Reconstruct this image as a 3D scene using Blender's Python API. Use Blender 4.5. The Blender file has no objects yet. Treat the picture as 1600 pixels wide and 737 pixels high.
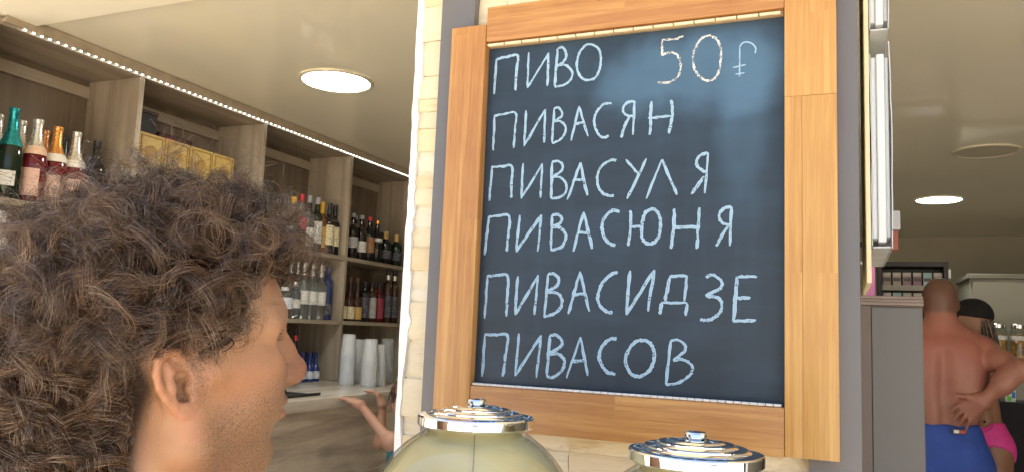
import bpy, bmesh, math, random
import numpy as np
from mathutils import Vector, Matrix
R = math.radians
sc = bpy.context.scene
col = sc.collection

# ---------------------------------------------------------------- camera, sky, sun, exposure
cam_d = bpy.data.cameras.new('camera')
cam = bpy.data.objects.new('camera', cam_d); col.objects.link(cam)
sc.camera = cam
cam_d.sensor_width = 36.0; cam_d.lens = 36.0 * 1230.7 / 1600.0
cam_d.clip_start = 0.02; cam_d.clip_end = 600
def cam_axes(yaw, pitch, roll):
    f = Vector((-math.sin(yaw) * math.cos(pitch), math.cos(yaw) * math.cos(pitch), math.sin(pitch)))
    r = Vector((math.cos(yaw), math.sin(yaw), 0)); u = r.cross(f)
    r2 = r * math.cos(roll) + u * math.sin(roll); u2 = -r * math.sin(roll) + u * math.cos(roll)
    return r2, u2, f
_r, _u, _f = cam_axes(R(23.098), R(6.766), R(2.327))
cam.matrix_world = Matrix(((_r.x, _u.x, -_f.x, 0), (_r.y, _u.y, -_f.y, 0), (_r.z, _u.z, -_f.z, 1.5), (0, 0, 0, 1)))
cam_d.dof.use_dof = False

SUN_EL, SUN_AZ = R(66), R(-24)          # sun stands behind the kiosk, a little to the left
world = bpy.data.worlds.new('World'); sc.world = world; world.use_nodes = True
wn = world.node_tree.nodes; wl = world.node_tree.links
bg = wn['Background']; sky = wn.new('ShaderNodeTexSky'); sky.sky_type = 'NISHITA'; sky.sun_disc = False
sky.sun_elevation = SUN_EL; sky.sun_rotation = SUN_AZ; sky.dust_density = 3.0; sky.air_density = 1.0; sky.ozone_density = 1.0
wl.new(sky.outputs[0], bg.inputs[0]); bg.inputs[1].default_value = 0.12
sun_d = bpy.data.lights.new('sun', 'SUN'); sun_d.energy = 5.0; sun_d.angle = R(0.5); sun_d.color = (1.0, 0.93, 0.82)
sun = bpy.data.objects.new('sun', sun_d); col.objects.link(sun)
_s = Vector((math.sin(SUN_AZ) * math.cos(SUN_EL), math.cos(SUN_AZ) * math.cos(SUN_EL), math.sin(SUN_EL)))
sun.rotation_euler = _s.to_track_quat('Z', 'Y').to_euler(); sun.location = (0, -6, 9)
sc.view_settings.view_transform = 'Standard'; sc.view_settings.look = 'None'
sc.view_settings.gamma = 1.0; sc.view_settings.use_curve_mapping = False
sc.view_settings.exposure = 1.8
sc.cycles.max_bounces = 10; sc.cycles.diffuse_bounces = 5; sc.cycles.transparent_max_bounces = 16
sc.cycles.use_denoising = True

# ---------------------------------------------------------------- helpers
rnd = random.Random(7)
def tag(o, label=None, cat=None, group=None, kind=None):
    if label: o['label'] = label
    if cat: o['category'] = cat
    if group: o['group'] = group
    if kind: o['kind'] = kind
    return o
def empty(name, loc=(0, 0, 0), rz=0, label=None, cat=None, group=None):
    o = bpy.data.objects.new(name, None); col.objects.link(o)
    o.location = loc; o.rotation_euler = (0, 0, rz); o.empty_display_size = 0.05
    return tag(o, label, cat, group)
def link(name, me, mat=None, parent=None, loc=None):
    o = bpy.data.objects.new(name, me); col.objects.link(o)
    if mat is not None and not me.materials: me.materials.append(mat)
    if parent is not None: o.parent = parent
    if loc is not None: o.location = loc
    return o
def copy_tree(o, parent=None, loc=None):
    c = o.copy(); col.objects.link(c); c.parent = parent
    if loc is not None: c.location = loc
    for ch in list(o.children): copy_tree(ch, c)
    return c
def to_mesh(bm, name, smooth=None):
    me = bpy.data.meshes.new(name); bm.normal_update(); bm.to_mesh(me); bm.free()
    if smooth is not None:
        me.polygons.foreach_set('use_smooth', [True] * len(me.polygons))
        if smooth < 180: me.set_sharp_from_angle(angle=R(smooth))
    return me
def box(name, x0, x1, y0, y1, z0, z1, mat, parent=None, bev=0.0, seg=1, origin=None):
    bm = bmesh.new()
    vs = [bm.verts.new((x, y, z)) for z in (z0, z1) for y in (y0, y1) for x in (x0, x1)]
    for f in ((0, 2, 3, 1), (4, 5, 7, 6), (0, 1, 5, 4), (2, 6, 7, 3), (0, 4, 6, 2), (1, 3, 7, 5)):
        bm.faces.new([vs[i] for i in f])
    if bev > 0: bmesh.ops.bevel(bm, geom=list(bm.edges), offset=bev, segments=seg, affect='EDGES', profile=0.6)
    c = Vector(((x0 + x1) / 2, (y0 + y1) / 2, (z0 + z1) / 2)) if origin is None else Vector(origin)
    bmesh.ops.translate(bm, verts=list(bm.verts), vec=-c)
    o = link(name, to_mesh(bm, name, 35 if bev > 0 and seg > 1 else None), mat, parent)
    o.location = c if parent is None else c - parent_origin(parent)
    return o
def parent_origin(p):
    v = Vector((0, 0, 0))
    while p is not None: v = v + p.location; p = p.parent
    return v
def lathe_mesh(name, prof, n=32, smooth=40, cap=True):
    bm = bmesh.new(); rings = []
    for r, z in prof:
        if r < 1e-6: rings.append([bm.verts.new((0, 0, z))])
        else: rings.append([bm.verts.new((r * math.cos(2 * math.pi * i / n), r * math.sin(2 * math.pi * i / n), z)) for i in range(n)])
    for a, b in zip(rings, rings[1:]):
        if len(a) == 1 and len(b) == 1: continue
        for i in range(n):
            j = (i + 1) % n
            if len(a) == 1: bm.faces.new((a[0], b[j], b[i]))
            elif len(b) == 1: bm.faces.new((a[i], a[j], b[0]))
            else: bm.faces.new((a[i], a[j], b[j], b[i]))
    if cap:
        if len(rings[0]) > 1: bm.faces.new(list(reversed(rings[0])))
        if len(rings[-1]) > 1: bm.faces.new(rings[-1])
    bmesh.ops.recalc_face_normals(bm, faces=list(bm.faces))
    return to_mesh(bm, name, smooth)
def tube_mesh(name, pts, r, n=8, smooth=60):
    bm = bmesh.new(); rings = []
    pts = [Vector(p) for p in pts]
    for i, p in enumerate(pts):
        t = (pts[min(i + 1, len(pts) - 1)] - pts[max(i - 1, 0)]).normalized()
        a = t.orthogonal().normalized() if i == 0 else (a - t * a.dot(t)).normalized()
        b = t.cross(a); rr = r[i] if isinstance(r, (list, tuple)) else r
        rings.append([bm.verts.new(p + (a * math.cos(2 * math.pi * k / n) + b * math.sin(2 * math.pi * k / n)) * rr) for k in range(n)])
    for A, B in zip(rings, rings[1:]):
        for k in range(n): bm.faces.new((A[k], A[(k + 1) % n], B[(k + 1) % n], B[k]))
    bm.faces.new(list(reversed(rings[0]))); bm.faces.new(rings[-1])
    return to_mesh(bm, name, smooth)

# ---------------------------------------------------------------- materials
def nodes(m):
    m.use_nodes = True
    return m.node_tree.nodes, m.node_tree.links, m.node_tree.nodes['Principled BSDF']
def mat(name, c, rough=0.6, metal=0.0, var=0.12, scale=18.0, bump=0.0, bscale=None, spec=0.5, trans=0.0, ior=1.45, alpha=1.0, stretch=(1, 1, 1), emit=None, estr=0.0, coat=0.0, rvar=0.08):
    m = bpy.data.materials.new(name); n, l, p = nodes(m)
    tc = n.new('ShaderNodeTexCoord'); mp = n.new('ShaderNodeMapping'); mp.inputs['Scale'].default_value = stretch
    l.new(tc.outputs['Object'], mp.inputs[0])
    nz = n.new('ShaderNodeTexNoise'); nz.inputs['Scale'].default_value = scale; nz.inputs['Detail'].default_value = 6
    l.new(mp.outputs[0], nz.inputs[0])
    mx = n.new('ShaderNodeMix'); mx.data_type = 'RGBA'
    mx.inputs[6].default_value = tuple(max(0, v * (1 - var)) for v in c) + (1,)
    mx.inputs[7].default_value = tuple(min(1, v * (1 + var)) for v in c) + (1,)
    rp = n.new('ShaderNodeMapRange'); rp.inputs[1].default_value = 0.3; rp.inputs[2].default_value = 0.7
    l.new(nz.outputs[0], rp.inputs[0]); l.new(rp.outputs[0], mx.inputs[0])
    l.new(mx.outputs[2], p.inputs['Base Color'])
    rr = n.new('ShaderNodeMapRange'); rr.inputs[3].default_value = max(0.0, rough - rvar); rr.inputs[4].default_value = min(1.0, rough + rvar)
    l.new(nz.outputs[0], rr.inputs[0]); l.new(rr.outputs[0], p.inputs['Roughness'])
    p.inputs['Metallic'].default_value = metal; p.inputs['Specular IOR Level'].default_value = spec
    p.inputs['Transmission Weight'].default_value = trans; p.inputs['IOR'].default_value = ior
    p.inputs['Alpha'].default_value = alpha; p.inputs['Coat Weight'].default_value = coat
    if emit: p.inputs['Emission Color'].default_value = emit + (1,); p.inputs['Emission Strength'].default_value = estr
    if bump > 0:
        b = n.new('ShaderNodeBump'); b.inputs['Strength'].default_value = 1.0; b.inputs['Distance'].default_value = bump
        if bscale:
            n2 = n.new('ShaderNodeTexNoise'); n2.inputs['Scale'].default_value = bscale; n2.inputs['Detail'].default_value = 4
            l.new(mp.outputs[0], n2.inputs[0]); l.new(n2.outputs[0], b.inputs['Height'])
        else: l.new(nz.outputs[0], b.inputs['Height'])
        l.new(b.outputs[0], p.inputs['Normal'])
    return m
def wood(name, c1, c2, axis='z', ring=26.0, dist=3.5, rough=0.45, knots=None, fine=0.25, bump=0.0006, long=0.06, spec=0.4, seed=0.0, contrast=(0.2, 0.8), coat=0.0, strips=None):
    """Grain running along one axis of the piece: distorted bands + fine pores + a few knots."""
    m = bpy.data.materials.new(name); n, l, p = nodes(m)
    tc = n.new('ShaderNodeTexCoord'); oi = n.new('ShaderNodeObjectInfo')
    ad = n.new('ShaderNodeVectorMath'); ad.operation = 'MULTIPLY_ADD'
    l.new(oi.outputs['Random'], ad.inputs[0]); ad.inputs[1].default_value = (3.1, 5.7, 4.3); l.new(tc.outputs['Object'], ad.inputs[2])
    sclv = [1.0, 1.0, 1.0]; sclv['xyz'.index(axis)] = long
    mp = n.new('ShaderNodeMapping'); mp.inputs['Scale'].default_value = sclv; mp.inputs['Location'].default_value = (seed, seed * 1.7, seed * 0.6)
    src = ad.outputs[0]; wn = None
    if strips:                                                   # glued-up staves of differing tone
        sp = n.new('ShaderNodeSeparateXYZ'); l.new(tc.outputs['Object'], sp.inputs[0])
        dv_ = n.new('ShaderNodeMath'); dv_.operation = 'DIVIDE'; l.new(sp.outputs['xyz'.index(strips[0])], dv_.inputs[0]); dv_.inputs[1].default_value = strips[1]
        fl = n.new('ShaderNodeMath'); fl.operation = 'FLOOR'; l.new(dv_.outputs[0], fl.inputs[0])
        lg = n.new('ShaderNodeMath'); lg.operation = 'DIVIDE'; l.new(sp.outputs['xyz'.index(axis)], lg.inputs[0]); lg.inputs[1].default_value = strips[2]
        l2 = n.new('ShaderNodeMath'); l2.operation = 'MULTIPLY_ADD'; l.new(fl.outputs[0], l2.inputs[0]); l2.inputs[1].default_value = 0.37; l.new(lg.outputs[0], l2.inputs[2])
        l3 = n.new('ShaderNodeMath'); l3.operation = 'FLOOR'; l.new(l2.outputs[0], l3.inputs[0])
        cx = n.new('ShaderNodeCombineXYZ'); l.new(fl.outputs[0], cx.inputs[0]); l.new(l3.outputs[0], cx.inputs[1]); l.new(oi.outputs['Random'], cx.inputs[2])
        wn = n.new('ShaderNodeTexWhiteNoise'); l.new(cx.outputs[0], wn.inputs[0])
        a9 = n.new('ShaderNodeVectorMath'); a9.operation = 'MULTIPLY_ADD'; l.new(wn.outputs['Color'], a9.inputs[0]); a9.inputs[1].default_value = (4, 4, 4); l.new(ad.outputs[0], a9.inputs[2]); src = a9.outputs[0]
    l.new(src, mp.inputs[0])
    nz = n.new('ShaderNodeTexNoise'); nz.inputs['Scale'].default_value = ring; nz.inputs['Detail'].default_value = 5; nz.inputs['Distortion'].default_value = 0.4
    l.new(mp.outputs[0], nz.inputs[0])
    sn = n.new('ShaderNodeMath'); sn.operation = 'MULTIPLY'; sn.inputs[1].default_value = dist * 4; l.new(nz.outputs[0], sn.inputs[0])
    si = n.new('ShaderNodeMath'); si.operation = 'SINE'; l.new(sn.outputs[0], si.inputs[0])
    mr = n.new('ShaderNodeMapRange'); mr.inputs[1].default_value = -1; mr.inputs[2].default_value = 1; mr.inputs[3].default_value = contrast[0]; mr.inputs[4].default_value = contrast[1]
    l.new(si.outputs[0], mr.inputs[0])
    fn = n.new('ShaderNodeTexNoise'); fn.inputs['Scale'].default_value = ring * 14; fn.inputs['Detail'].default_value = 4; l.new(mp.outputs[0], fn.inputs[0])
    big = n.new('ShaderNodeTexNoise'); big.inputs['Scale'].default_value = 5.0; big.inputs['Detail'].default_value = 3; l.new(ad.outputs[0], big.inputs[0])
    a1 = n.new('ShaderNodeMath'); a1.operation = 'MULTIPLY_ADD'; l.new(fn.outputs[0], a1.inputs[0]); a1.inputs[1].default_value = fine * 2; l.new(mr.outputs[0], a1.inputs[2])
    a2 = n.new('ShaderNodeMath'); a2.operation = 'MULTIPLY_ADD'; l.new(big.outputs[0], a2.inputs[0]); a2.inputs[1].default_value = 0.7; l.new(a1.outputs[0], a2.inputs[2])
    tot = a2.outputs[0]
    if wn:
        a8 = n.new('ShaderNodeMath'); a8.operation = 'MULTIPLY_ADD'; l.new(wn.outputs['Value'], a8.inputs[0]); a8.inputs[1].default_value = 0.30; l.new(tot, a8.inputs[2]); a7 = n.new('ShaderNodeMath'); a7.operation = 'SUBTRACT'; l.new(a8.outputs[0], a7.inputs[0]); a7.inputs[1].default_value = 0.15; tot = a7.outputs[0]
    a3 = n.new('ShaderNodeMath'); a3.operation = 'SUBTRACT'; l.new(tot, a3.inputs[0]); a3.inputs[1].default_value = fine + 0.35; a3.use_clamp = True
    mx = n.new('ShaderNodeMix'); mx.data_type = 'RGBA'; mx.inputs[6].default_value = c1 + (1,); mx.inputs[7].default_value = c2 + (1,)
    l.new(a3.outputs[0], mx.inputs[0]); out = mx.outputs[2]
    if knots:
        vo = n.new('ShaderNodeTexVoronoi'); vo.inputs['Scale'].default_value = knots[0]
        k2 = n.new('ShaderNodeMapping'); ks = [1.0, 1.0, 1.0]; ks['xyz'.index(axis)] = 0.45; k2.inputs['Scale'].default_value = ks
        l.new(ad.outputs[0], k2.inputs[0]); l.new(k2.outputs[0], vo.inputs[0])
        kr = n.new('ShaderNodeMapRange'); kr.inputs[1].default_value = 0.02; kr.inputs[2].default_value = knots[1]; kr.inputs[3].default_value = 0.75; kr.inputs[4].default_value = 0.0
        l.new(vo.outputs['Distance'], kr.inputs[0])
        m2 = n.new('ShaderNodeMix'); m2.data_type = 'RGBA'; l.new(kr.outputs[0], m2.inputs[0]); l.new(out, m2.inputs[6]); m2.inputs[7].default_value = tuple(v * 0.35 for v in c1) + (1,)
        out = m2.outputs[2]
    l.new(out, p.inputs['Base Color']); p.inputs['Roughness'].default_value = rough; p.inputs['Specular IOR Level'].default_value = spec; p.inputs['Coat Weight'].default_value = coat; p.inputs['Coat Roughness'].default_value = 0.4
    b = n.new('ShaderNodeBump'); b.inputs['Distance'].default_value = bump; b.inputs['Strength'].default_value = 0.7
    l.new(a2.outputs[0], b.inputs['Height']); l.new(b.outputs[0], p.inputs['Normal'])
    return m

def thin_glass(name, tint, refl=1.0, rough=0.03, ior=1.45):
    """clear sheet: lets light straight through and mirrors at grazing angles"""
    m = bpy.data.materials.new(name); n, l, p = nodes(m); out = n['Material Output']
    lw = n.new('ShaderNodeLayerWeight'); lw.inputs[0].default_value = 0.5
    pw = n.new('ShaderNodeMath'); pw.operation = 'POWER'; pw.inputs[1].default_value = 3.2; l.new(lw.outputs['Facing'], pw.inputs[0])
    mu = n.new('ShaderNodeMath'); mu.operation = 'MULTIPLY_ADD'; mu.inputs[1].default_value = 0.75 * refl; mu.inputs[2].default_value = 0.045; mu.use_clamp = True; l.new(pw.outputs[0], mu.inputs[0])
    tr = n.new('ShaderNodeBsdfTransparent'); tr.inputs[0].default_value = tint + (1,)
    gl = n.new('ShaderNodeBsdfGlossy'); gl.inputs['Roughness'].default_value = rough
    mx = n.new('ShaderNodeMixShader'); l.new(mu.outputs[0], mx.inputs[0]); l.new(tr.outputs[0], mx.inputs[1]); l.new(gl.outputs[0], mx.inputs[2]); l.new(mx.outputs[0], out.inputs['Surface'])
    return m
M = {}
PINE1, PINE2 = (0.55, 0.295, 0.085), (0.33, 0.130, 0.030)
M['pine_v'] = wood('pine_vertical', PINE1, PINE2, 'z', 55, 3.6, 0.36, fine=0.5, long=0.03, knots=(5.0, 0.07), contrast=(0.1, 0.72), coat=0.5, strips=('x', 0.047, 0.95))
M['pine_h'] = wood('pine_horizontal', PINE1, PINE2, 'x', 55, 3.6, 0.36, fine=0.5, long=0.03, contrast=(0.1, 0.72), coat=0.5, strips=('z', 0.041, 0.8))
M['pine_yellow'] = wood('pine_yellow', (0.60, 0.365, 0.105), (0.41, 0.185, 0.042), 'z', 48, 4.2, 0.36, fine=0.5, long=0.025, knots=(4.0, 0.05), contrast=(0.2, 0.7), coat=0.5, strips=('x', 0.043, 0.8))
OAK1, OAK2 = (0.43, 0.365, 0.275), (0.25, 0.20, 0.145)
M['oak_v'] = wood('oak_laminate_vertical', OAK1, OAK2, 'z', 16, 3.0, 0.5, fine=0.3, long=0.07, bump=0.0003)
M['oak_y'] = wood('oak_laminate_along', OAK1, OAK2, 'y', 16, 3.0, 0.5, fine=0.3, long=0.07, bump=0.0003)
M['oak_shade'] = wood('oak_laminate_shade', (0.22, 0.17, 0.12), (0.12, 0.09, 0.062), 'z', 14, 3.0, 0.6, fine=0.3, long=0.07, bump=0.0003)  # darker copy of the oak, shade at the shelf backs put into its colour
M['counter_top'] = wood('counter_top_laminate', (0.70, 0.65, 0.56), (0.48, 0.43, 0.35), 'y', 13, 3.0, 0.22, fine=0.3, long=0.06, bump=0.0002, spec=0.6)
M['counter_front'] = wood('counter_front_planks', (0.80, 0.70, 0.56), (0.42, 0.33, 0.245), 'y', 8, 5.0, 0.5, knots=(3.5, 0.16), fine=0.3, long=0.12, bump=0.0004)
M['taupe'] = mat('taupe_metal', (0.148, 0.146, 0.150), 0.34, var=0.05, scale=6, spec=0.5, bump=0.0002, bscale=160)
M['cream_wall'] = mat('cream_render', (0.86, 0.815, 0.66), 0.85, var=0.03, scale=5, bump=0.0006, bscale=220)
M['wall_tan'] = mat('tan_wall_paint', (0.38, 0.35, 0.265), 0.8, var=0.05, scale=2.5)
M['ceiling'] = mat('glossy_stretch_ceiling', (0.84, 0.80, 0.635), 0.06, var=0.03, scale=1.5, spec=0.55, rvar=0.02, bump=0.0005, bscale=1.6)
M['floor'] = mat('floor_tiles', (0.42, 0.375, 0.31), 0.35, var=0.15, scale=4)
M['ground'] = mat('sunlit_paving', (0.66, 0.56, 0.43), 0.9, var=0.15, scale=3.0, bump=0.004, bscale=40)
M['mortar'] = mat('lime_mortar', (0.74, 0.66, 0.48), 0.95, var=0.1, scale=60, bump=0.0015, bscale=220)
M['plaster_white'] = mat('white_plaster', (0.88, 0.87, 0.83), 0.9, var=0.05, scale=50, bump=0.002, bscale=130)
M['white_plastic'] = mat('white_plastic', (0.82, 0.83, 0.82), 0.35, var=0.03, scale=8)
M['steel'] = mat('brushed_steel', (0.62, 0.62, 0.62), 0.25, 1.0, var=0.06, scale=20)
M['chrome'] = mat('chrome', (0.86, 0.86, 0.87), 0.06, 1.0, var=0.03, scale=30, rvar=0.03)
M['dark'] = mat('dark_plastic', (0.03, 0.03, 0.032), 0.4, var=0.2, scale=20)
CHALK = [  # rows > letters > strokes, board x and z in tenths of a millimetre
 [[[(-5988,19321),(-5967,19991)],[(-5967,19991),(-5766,20015),(-5546,20019),(-5552,19761),(-5559,19355)]],[[(-5326,20056),(-5323,19385)],[(-5323,19385),(-4940,19997)],[(-4941,20012),(-4932,19390)]],[[(-4762,20066),(-4797,19379)],[(-4752,20071),(-4713,20085),(-4663,20075),(-4600,19981),(-4597,19884),(-4653,19802),(-4771,19749),(-4652,19763),(-4541,19704),(-4459,19580),(-4513,19451),(-4629,19374),(-4797,19369)]],[[(-4221,20087),(-4334,19973),(-4387,19786),(-4372,19630),(-4300,19489),(-4182,19431),(-4048,19457),(-3966,19592),(-3943,19780),(-3976,19955),(-4065,20051),(-4182,20092),(-4240,20069)]]],
 [[[(-2502,20059),(-2651,20011),(-2857,20037)],[(-2857,20033),(-2861,19747)],[(-2861,19747),(-2790,19776),(-2683,19784),(-2594,19720),(-2539,19586),(-2554,19405),(-2658,19296),(-2799,19254),(-2933,19284)]],[[(-2093,20022),(-2213,19953),(-2298,19817),(-2330,19638),(-2302,19454),(-2222,19321),(-2119,19248),(-1983,19254),(-1908,19381),(-1876,19575),(-1877,19773),(-1938,19923),(-2024,19996),(-2093,20022)]],[[(-1572,19262),(-1572,19776)],[(-1572,19767),(-1526,19825),(-1452,19834),(-1369,19790),(-1320,19714),(-1328,19626)],[(-1681,19422),(-1474,19450)],[(-1639,19303),(-1494,19316)]]],
 [[[(-5959,18254),(-5957,18916)],[(-5970,18904),(-5745,18928),(-5536,18926),(-5536,18611),(-5549,18272)]],[[(-5330,18964),(-5344,18300)],[(-5344,18300),(-4962,18950)],[(-4957,18955),(-4958,18343)]],[[(-4788,18963),(-4806,18335)],[(-4788,18963),(-4709,18970),(-4640,18888),(-4650,18799),(-4780,18725),(-4674,18723),(-4564,18614),(-4573,18487),(-4662,18378),(-4805,18322)]],[[(-4451,18353),(-4320,18967)],[(-4320,18967),(-4143,18410)],[(-4408,18642),(-4228,18668)]],[[(-3727,18972),(-3866,18970),(-3989,18841),(-4036,18693),(-3993,18514),(-3913,18397),(-3824,18374),(-3767,18406)]],[[(-3341,18387),(-3317,18978)],[(-3317,18973),(-3428,18974),(-3513,18894),(-3510,18794),(-3422,18726),(-3324,18719)],[(-3409,18700),(-3492,18532),(-3542,18350)]],[[(-3025,18956),(-3042,18370)],[(-2683,18953),(-2662,18697),(-2716,18374)],[(-3079,18665),(-2685,18674)]]],
 [[[(-5989,17313),(-5965,17941)],[(-5980,17941),(-5755,17945),(-5570,17943),(-5561,17660),(-5556,17357)]],[[(-5351,17983),(-5359,17337)],[(-5359,17337),(-4979,17952)],[(-4974,17966),(-4993,17341)]],[[(-4795,17985),(-4785,17322)],[(-4795,17985),(-4682,17993),(-4595,17921),(-4606,17814),(-4757,17720),(-4615,17693),(-4513,17568),(-4522,17421),(-4631,17344),(-4785,17322)]],[[(-4484,17295),(-4263,17947)],[(-4263,17947),(-4121,17356)],[(-4363,17643),(-4171,17636)]],[[(-3619,17952),(-3694,17966),(-3853,17888),(-3943,17733),(-3937,17548),(-3852,17401),(-3731,17345),(-3643,17342)]],[[(-3450,17962),(-3215,17691)],[(-3091,17963),(-3413,17279)]],[[(-3082,17275),(-2827,17932)],[(-2827,17932),(-2566,17324)]],[[(-2108,17335),(-2067,18010)],[(-2067,18010),(-2189,17978),(-2249,17892),(-2235,17791),(-2137,17706),(-2088,17697)],[(-2124,17623),(-2327,17329)]]],
 [[[(-6036,16325),(-5982,17027)],[(-5990,17023),(-5780,17040),(-5580,17028),(-5583,16708),(-5604,16389)]],[[(-5375,17040),(-5415,16381)],[(-5415,16381),(-4961,17032)],[(-4958,17040),(-5006,16388)]],[[(-4762,17028),(-4755,16404)],[(-4762,17028),(-4647,17034),(-4579,16970),(-4600,16885),(-4729,16821),(-4606,16807),(-4505,16712),(-4493,16604),(-4562,16473),(-4755,16404)]],[[(-4349,16388),(-4178,17071)],[(-4178,17071),(-4001,16433)],[(-4263,16718),(-4072,16708)]],[[(-3537,17055),(-3626,17089),(-3739,17035),(-3825,16917),(-3838,16790),(-3801,16646),(-3717,16535),(-3595,16484)]],[[(-3346,17082),(-3339,16815),(-3374,16478)],[(-3339,16799),(-3134,16820)],[(-3007,17099),(-3092,17030),(-3136,16890),(-3147,16687),(-3121,16578),(-3042,16516),(-2934,16538),(-2859,16638),(-2828,16839),(-2857,16994),(-2929,17081),(-3007,17099)]],[[(-2606,17097),(-2608,16774),(-2653,16430)],[(-2197,17103),(-2211,16784),(-2228,16429)],[(-2609,16782),(-2203,16787)]],[[(-1704,16472),(-1687,17107)],[(-1687,17107),(-1788,17086),(-1868,17013),(-1874,16930),(-1815,16839),(-1699,16815)],[(-1735,16793),(-1828,16644),(-1916,16465)]]],
 [[[(-5979,15182),(-5961,15944)],[(-5972,15937),(-5762,15963),(-5563,15948),(-5555,15604),(-5556,15228)]],[[(-5368,15951),(-5384,15266)],[(-5384,15266),(-4976,15971)],[(-4976,15977),(-5025,15276)]],[[(-4794,15989),(-4835,15250)],[(-4794,15989),(-4692,16000),(-4597,15911),(-4633,15782),(-4800,15686),(-4629,15670),(-4524,15561),(-4552,15401),(-4683,15296),(-4852,15250)]],[[(-4398,15311),(-4212,16043)],[(-4212,16043),(-4026,15359)],[(-4326,15644),(-4088,15665)]],[[(-3545,16042),(-3697,15969),(-3837,15795),(-3881,15606),(-3828,15452),(-3712,15362),(-3616,15359)]],[[(-3332,16066),(-3378,15326)],[(-3378,15326),(-2927,16069)],[(-2921,16084),(-3016,15397)]],[[(-2735,15571),(-2657,15980)],[(-2666,15980),(-2381,15992)],[(-2381,15992),(-2420,15578)],[(-2816,15351),(-2789,15539)],[(-2795,15539),(-2375,15549)],[(-2369,15549),(-2395,15340)]],[[(-2079,15966),(-1969,16008),(-1838,15915),(-1851,15797),(-2067,15675),(-1908,15649),(-1826,15562),(-1848,15415),(-1962,15309),(-2092,15276),(-2159,15294)]],[[(-1286,15986),(-1596,15983)],[(-1590,15983),(-1642,15276)],[(-1648,15276),(-1298,15302)],[(-1608,15640),(-1383,15654)]]],
 [[[(-5976,14153),(-5961,14892)],[(-5970,14892),(-5730,14901),(-5520,14897),(-5541,14543),(-5577,14177)]],[[(-5302,14944),(-5344,14203)],[(-5344,14203),(-4886,14922)],[(-4881,14928),(-4946,14190)]],[[(-4721,14929),(-4754,14226)],[(-4721,14929),(-4603,14939),(-4503,14852),(-4530,14740),(-4749,14602),(-4579,14627),(-4444,14524),(-4465,14377),(-4566,14262),(-4656,14220),(-4754,14226)]],[[(-4395,14223),(-4168,14927)],[(-4168,14927),(-4020,14282)],[(-4314,14507),(-4046,14533)]],[[(-3535,14917),(-3641,14912),(-3776,14798),(-3829,14628),(-3779,14475),(-3676,14362),(-3540,14339)]],[[(-3151,14921),(-3282,14821),(-3363,14651),(-3373,14532),(-3284,14372),(-3138,14323),(-2984,14413),(-2904,14581),(-2907,14767),(-2994,14892),(-3151,14921)]],[[(-2627,14931),(-2697,14222)],[(-2627,14931),(-2510,14943),(-2393,14860),(-2415,14756),(-2575,14616),(-2459,14638),(-2309,14578),(-2273,14477),(-2340,14370),(-2500,14258),(-2697,14222)]]],
]
# ---------------------------------------------------------------- the setting
XL = -2.695                                        # front plane of the shelving
CEIL = 2.53
g = box('ground', -60, 60, -80, 1.33, -0.3, 0.0, M['ground']); tag(g, kind='structure')
f = box('floor', -3.2, 3.2, 1.334, 8.6, -0.3, 0.012, M['floor']); tag(f, kind='structure')
c = box('ceiling', -3.2, 3.2, 1.84, 8.6, CEIL, CEIL + 0.05, M['ceiling']); tag(c, kind='structure')
for nm, a in (('wall_left', (-3.35, -3.08, 1.56, 8.6, 0.0, 2.75)), ('wall_right', (3.0, 3.25, 1.56, 8.6, 0.0, 2.75)), ('wall_back', (-3.08, 3.0, 8.37, 8.6, 0.0, 2.75))):
    o = box(nm, *a, M['wall_tan']); tag(o, kind='structure')
for x0, x1 in ((-6.0, -0.79), (0.05, 5.0)):
    o = box('soffit', x0, x1, 0.74, 1.835, 2.512, 2.58, M['cream_wall'], bev=0.004); tag(o, kind='structure')
for x0, x1 in ((-6.0, -3.36), (3.26, 5.0)):
    o = box('facade_wall', x0, x1, 1.60, 1.80, 0.0, 2.511, M['cream_wall']); tag(o, kind='structure')
o = box('roof', -6.2, 5.2, 0.72, 8.9, 2.752, 2.86, M['cream_wall']); tag(o, kind='structure')  # unseen; eave overhang added to keep the man in front in shade

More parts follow.
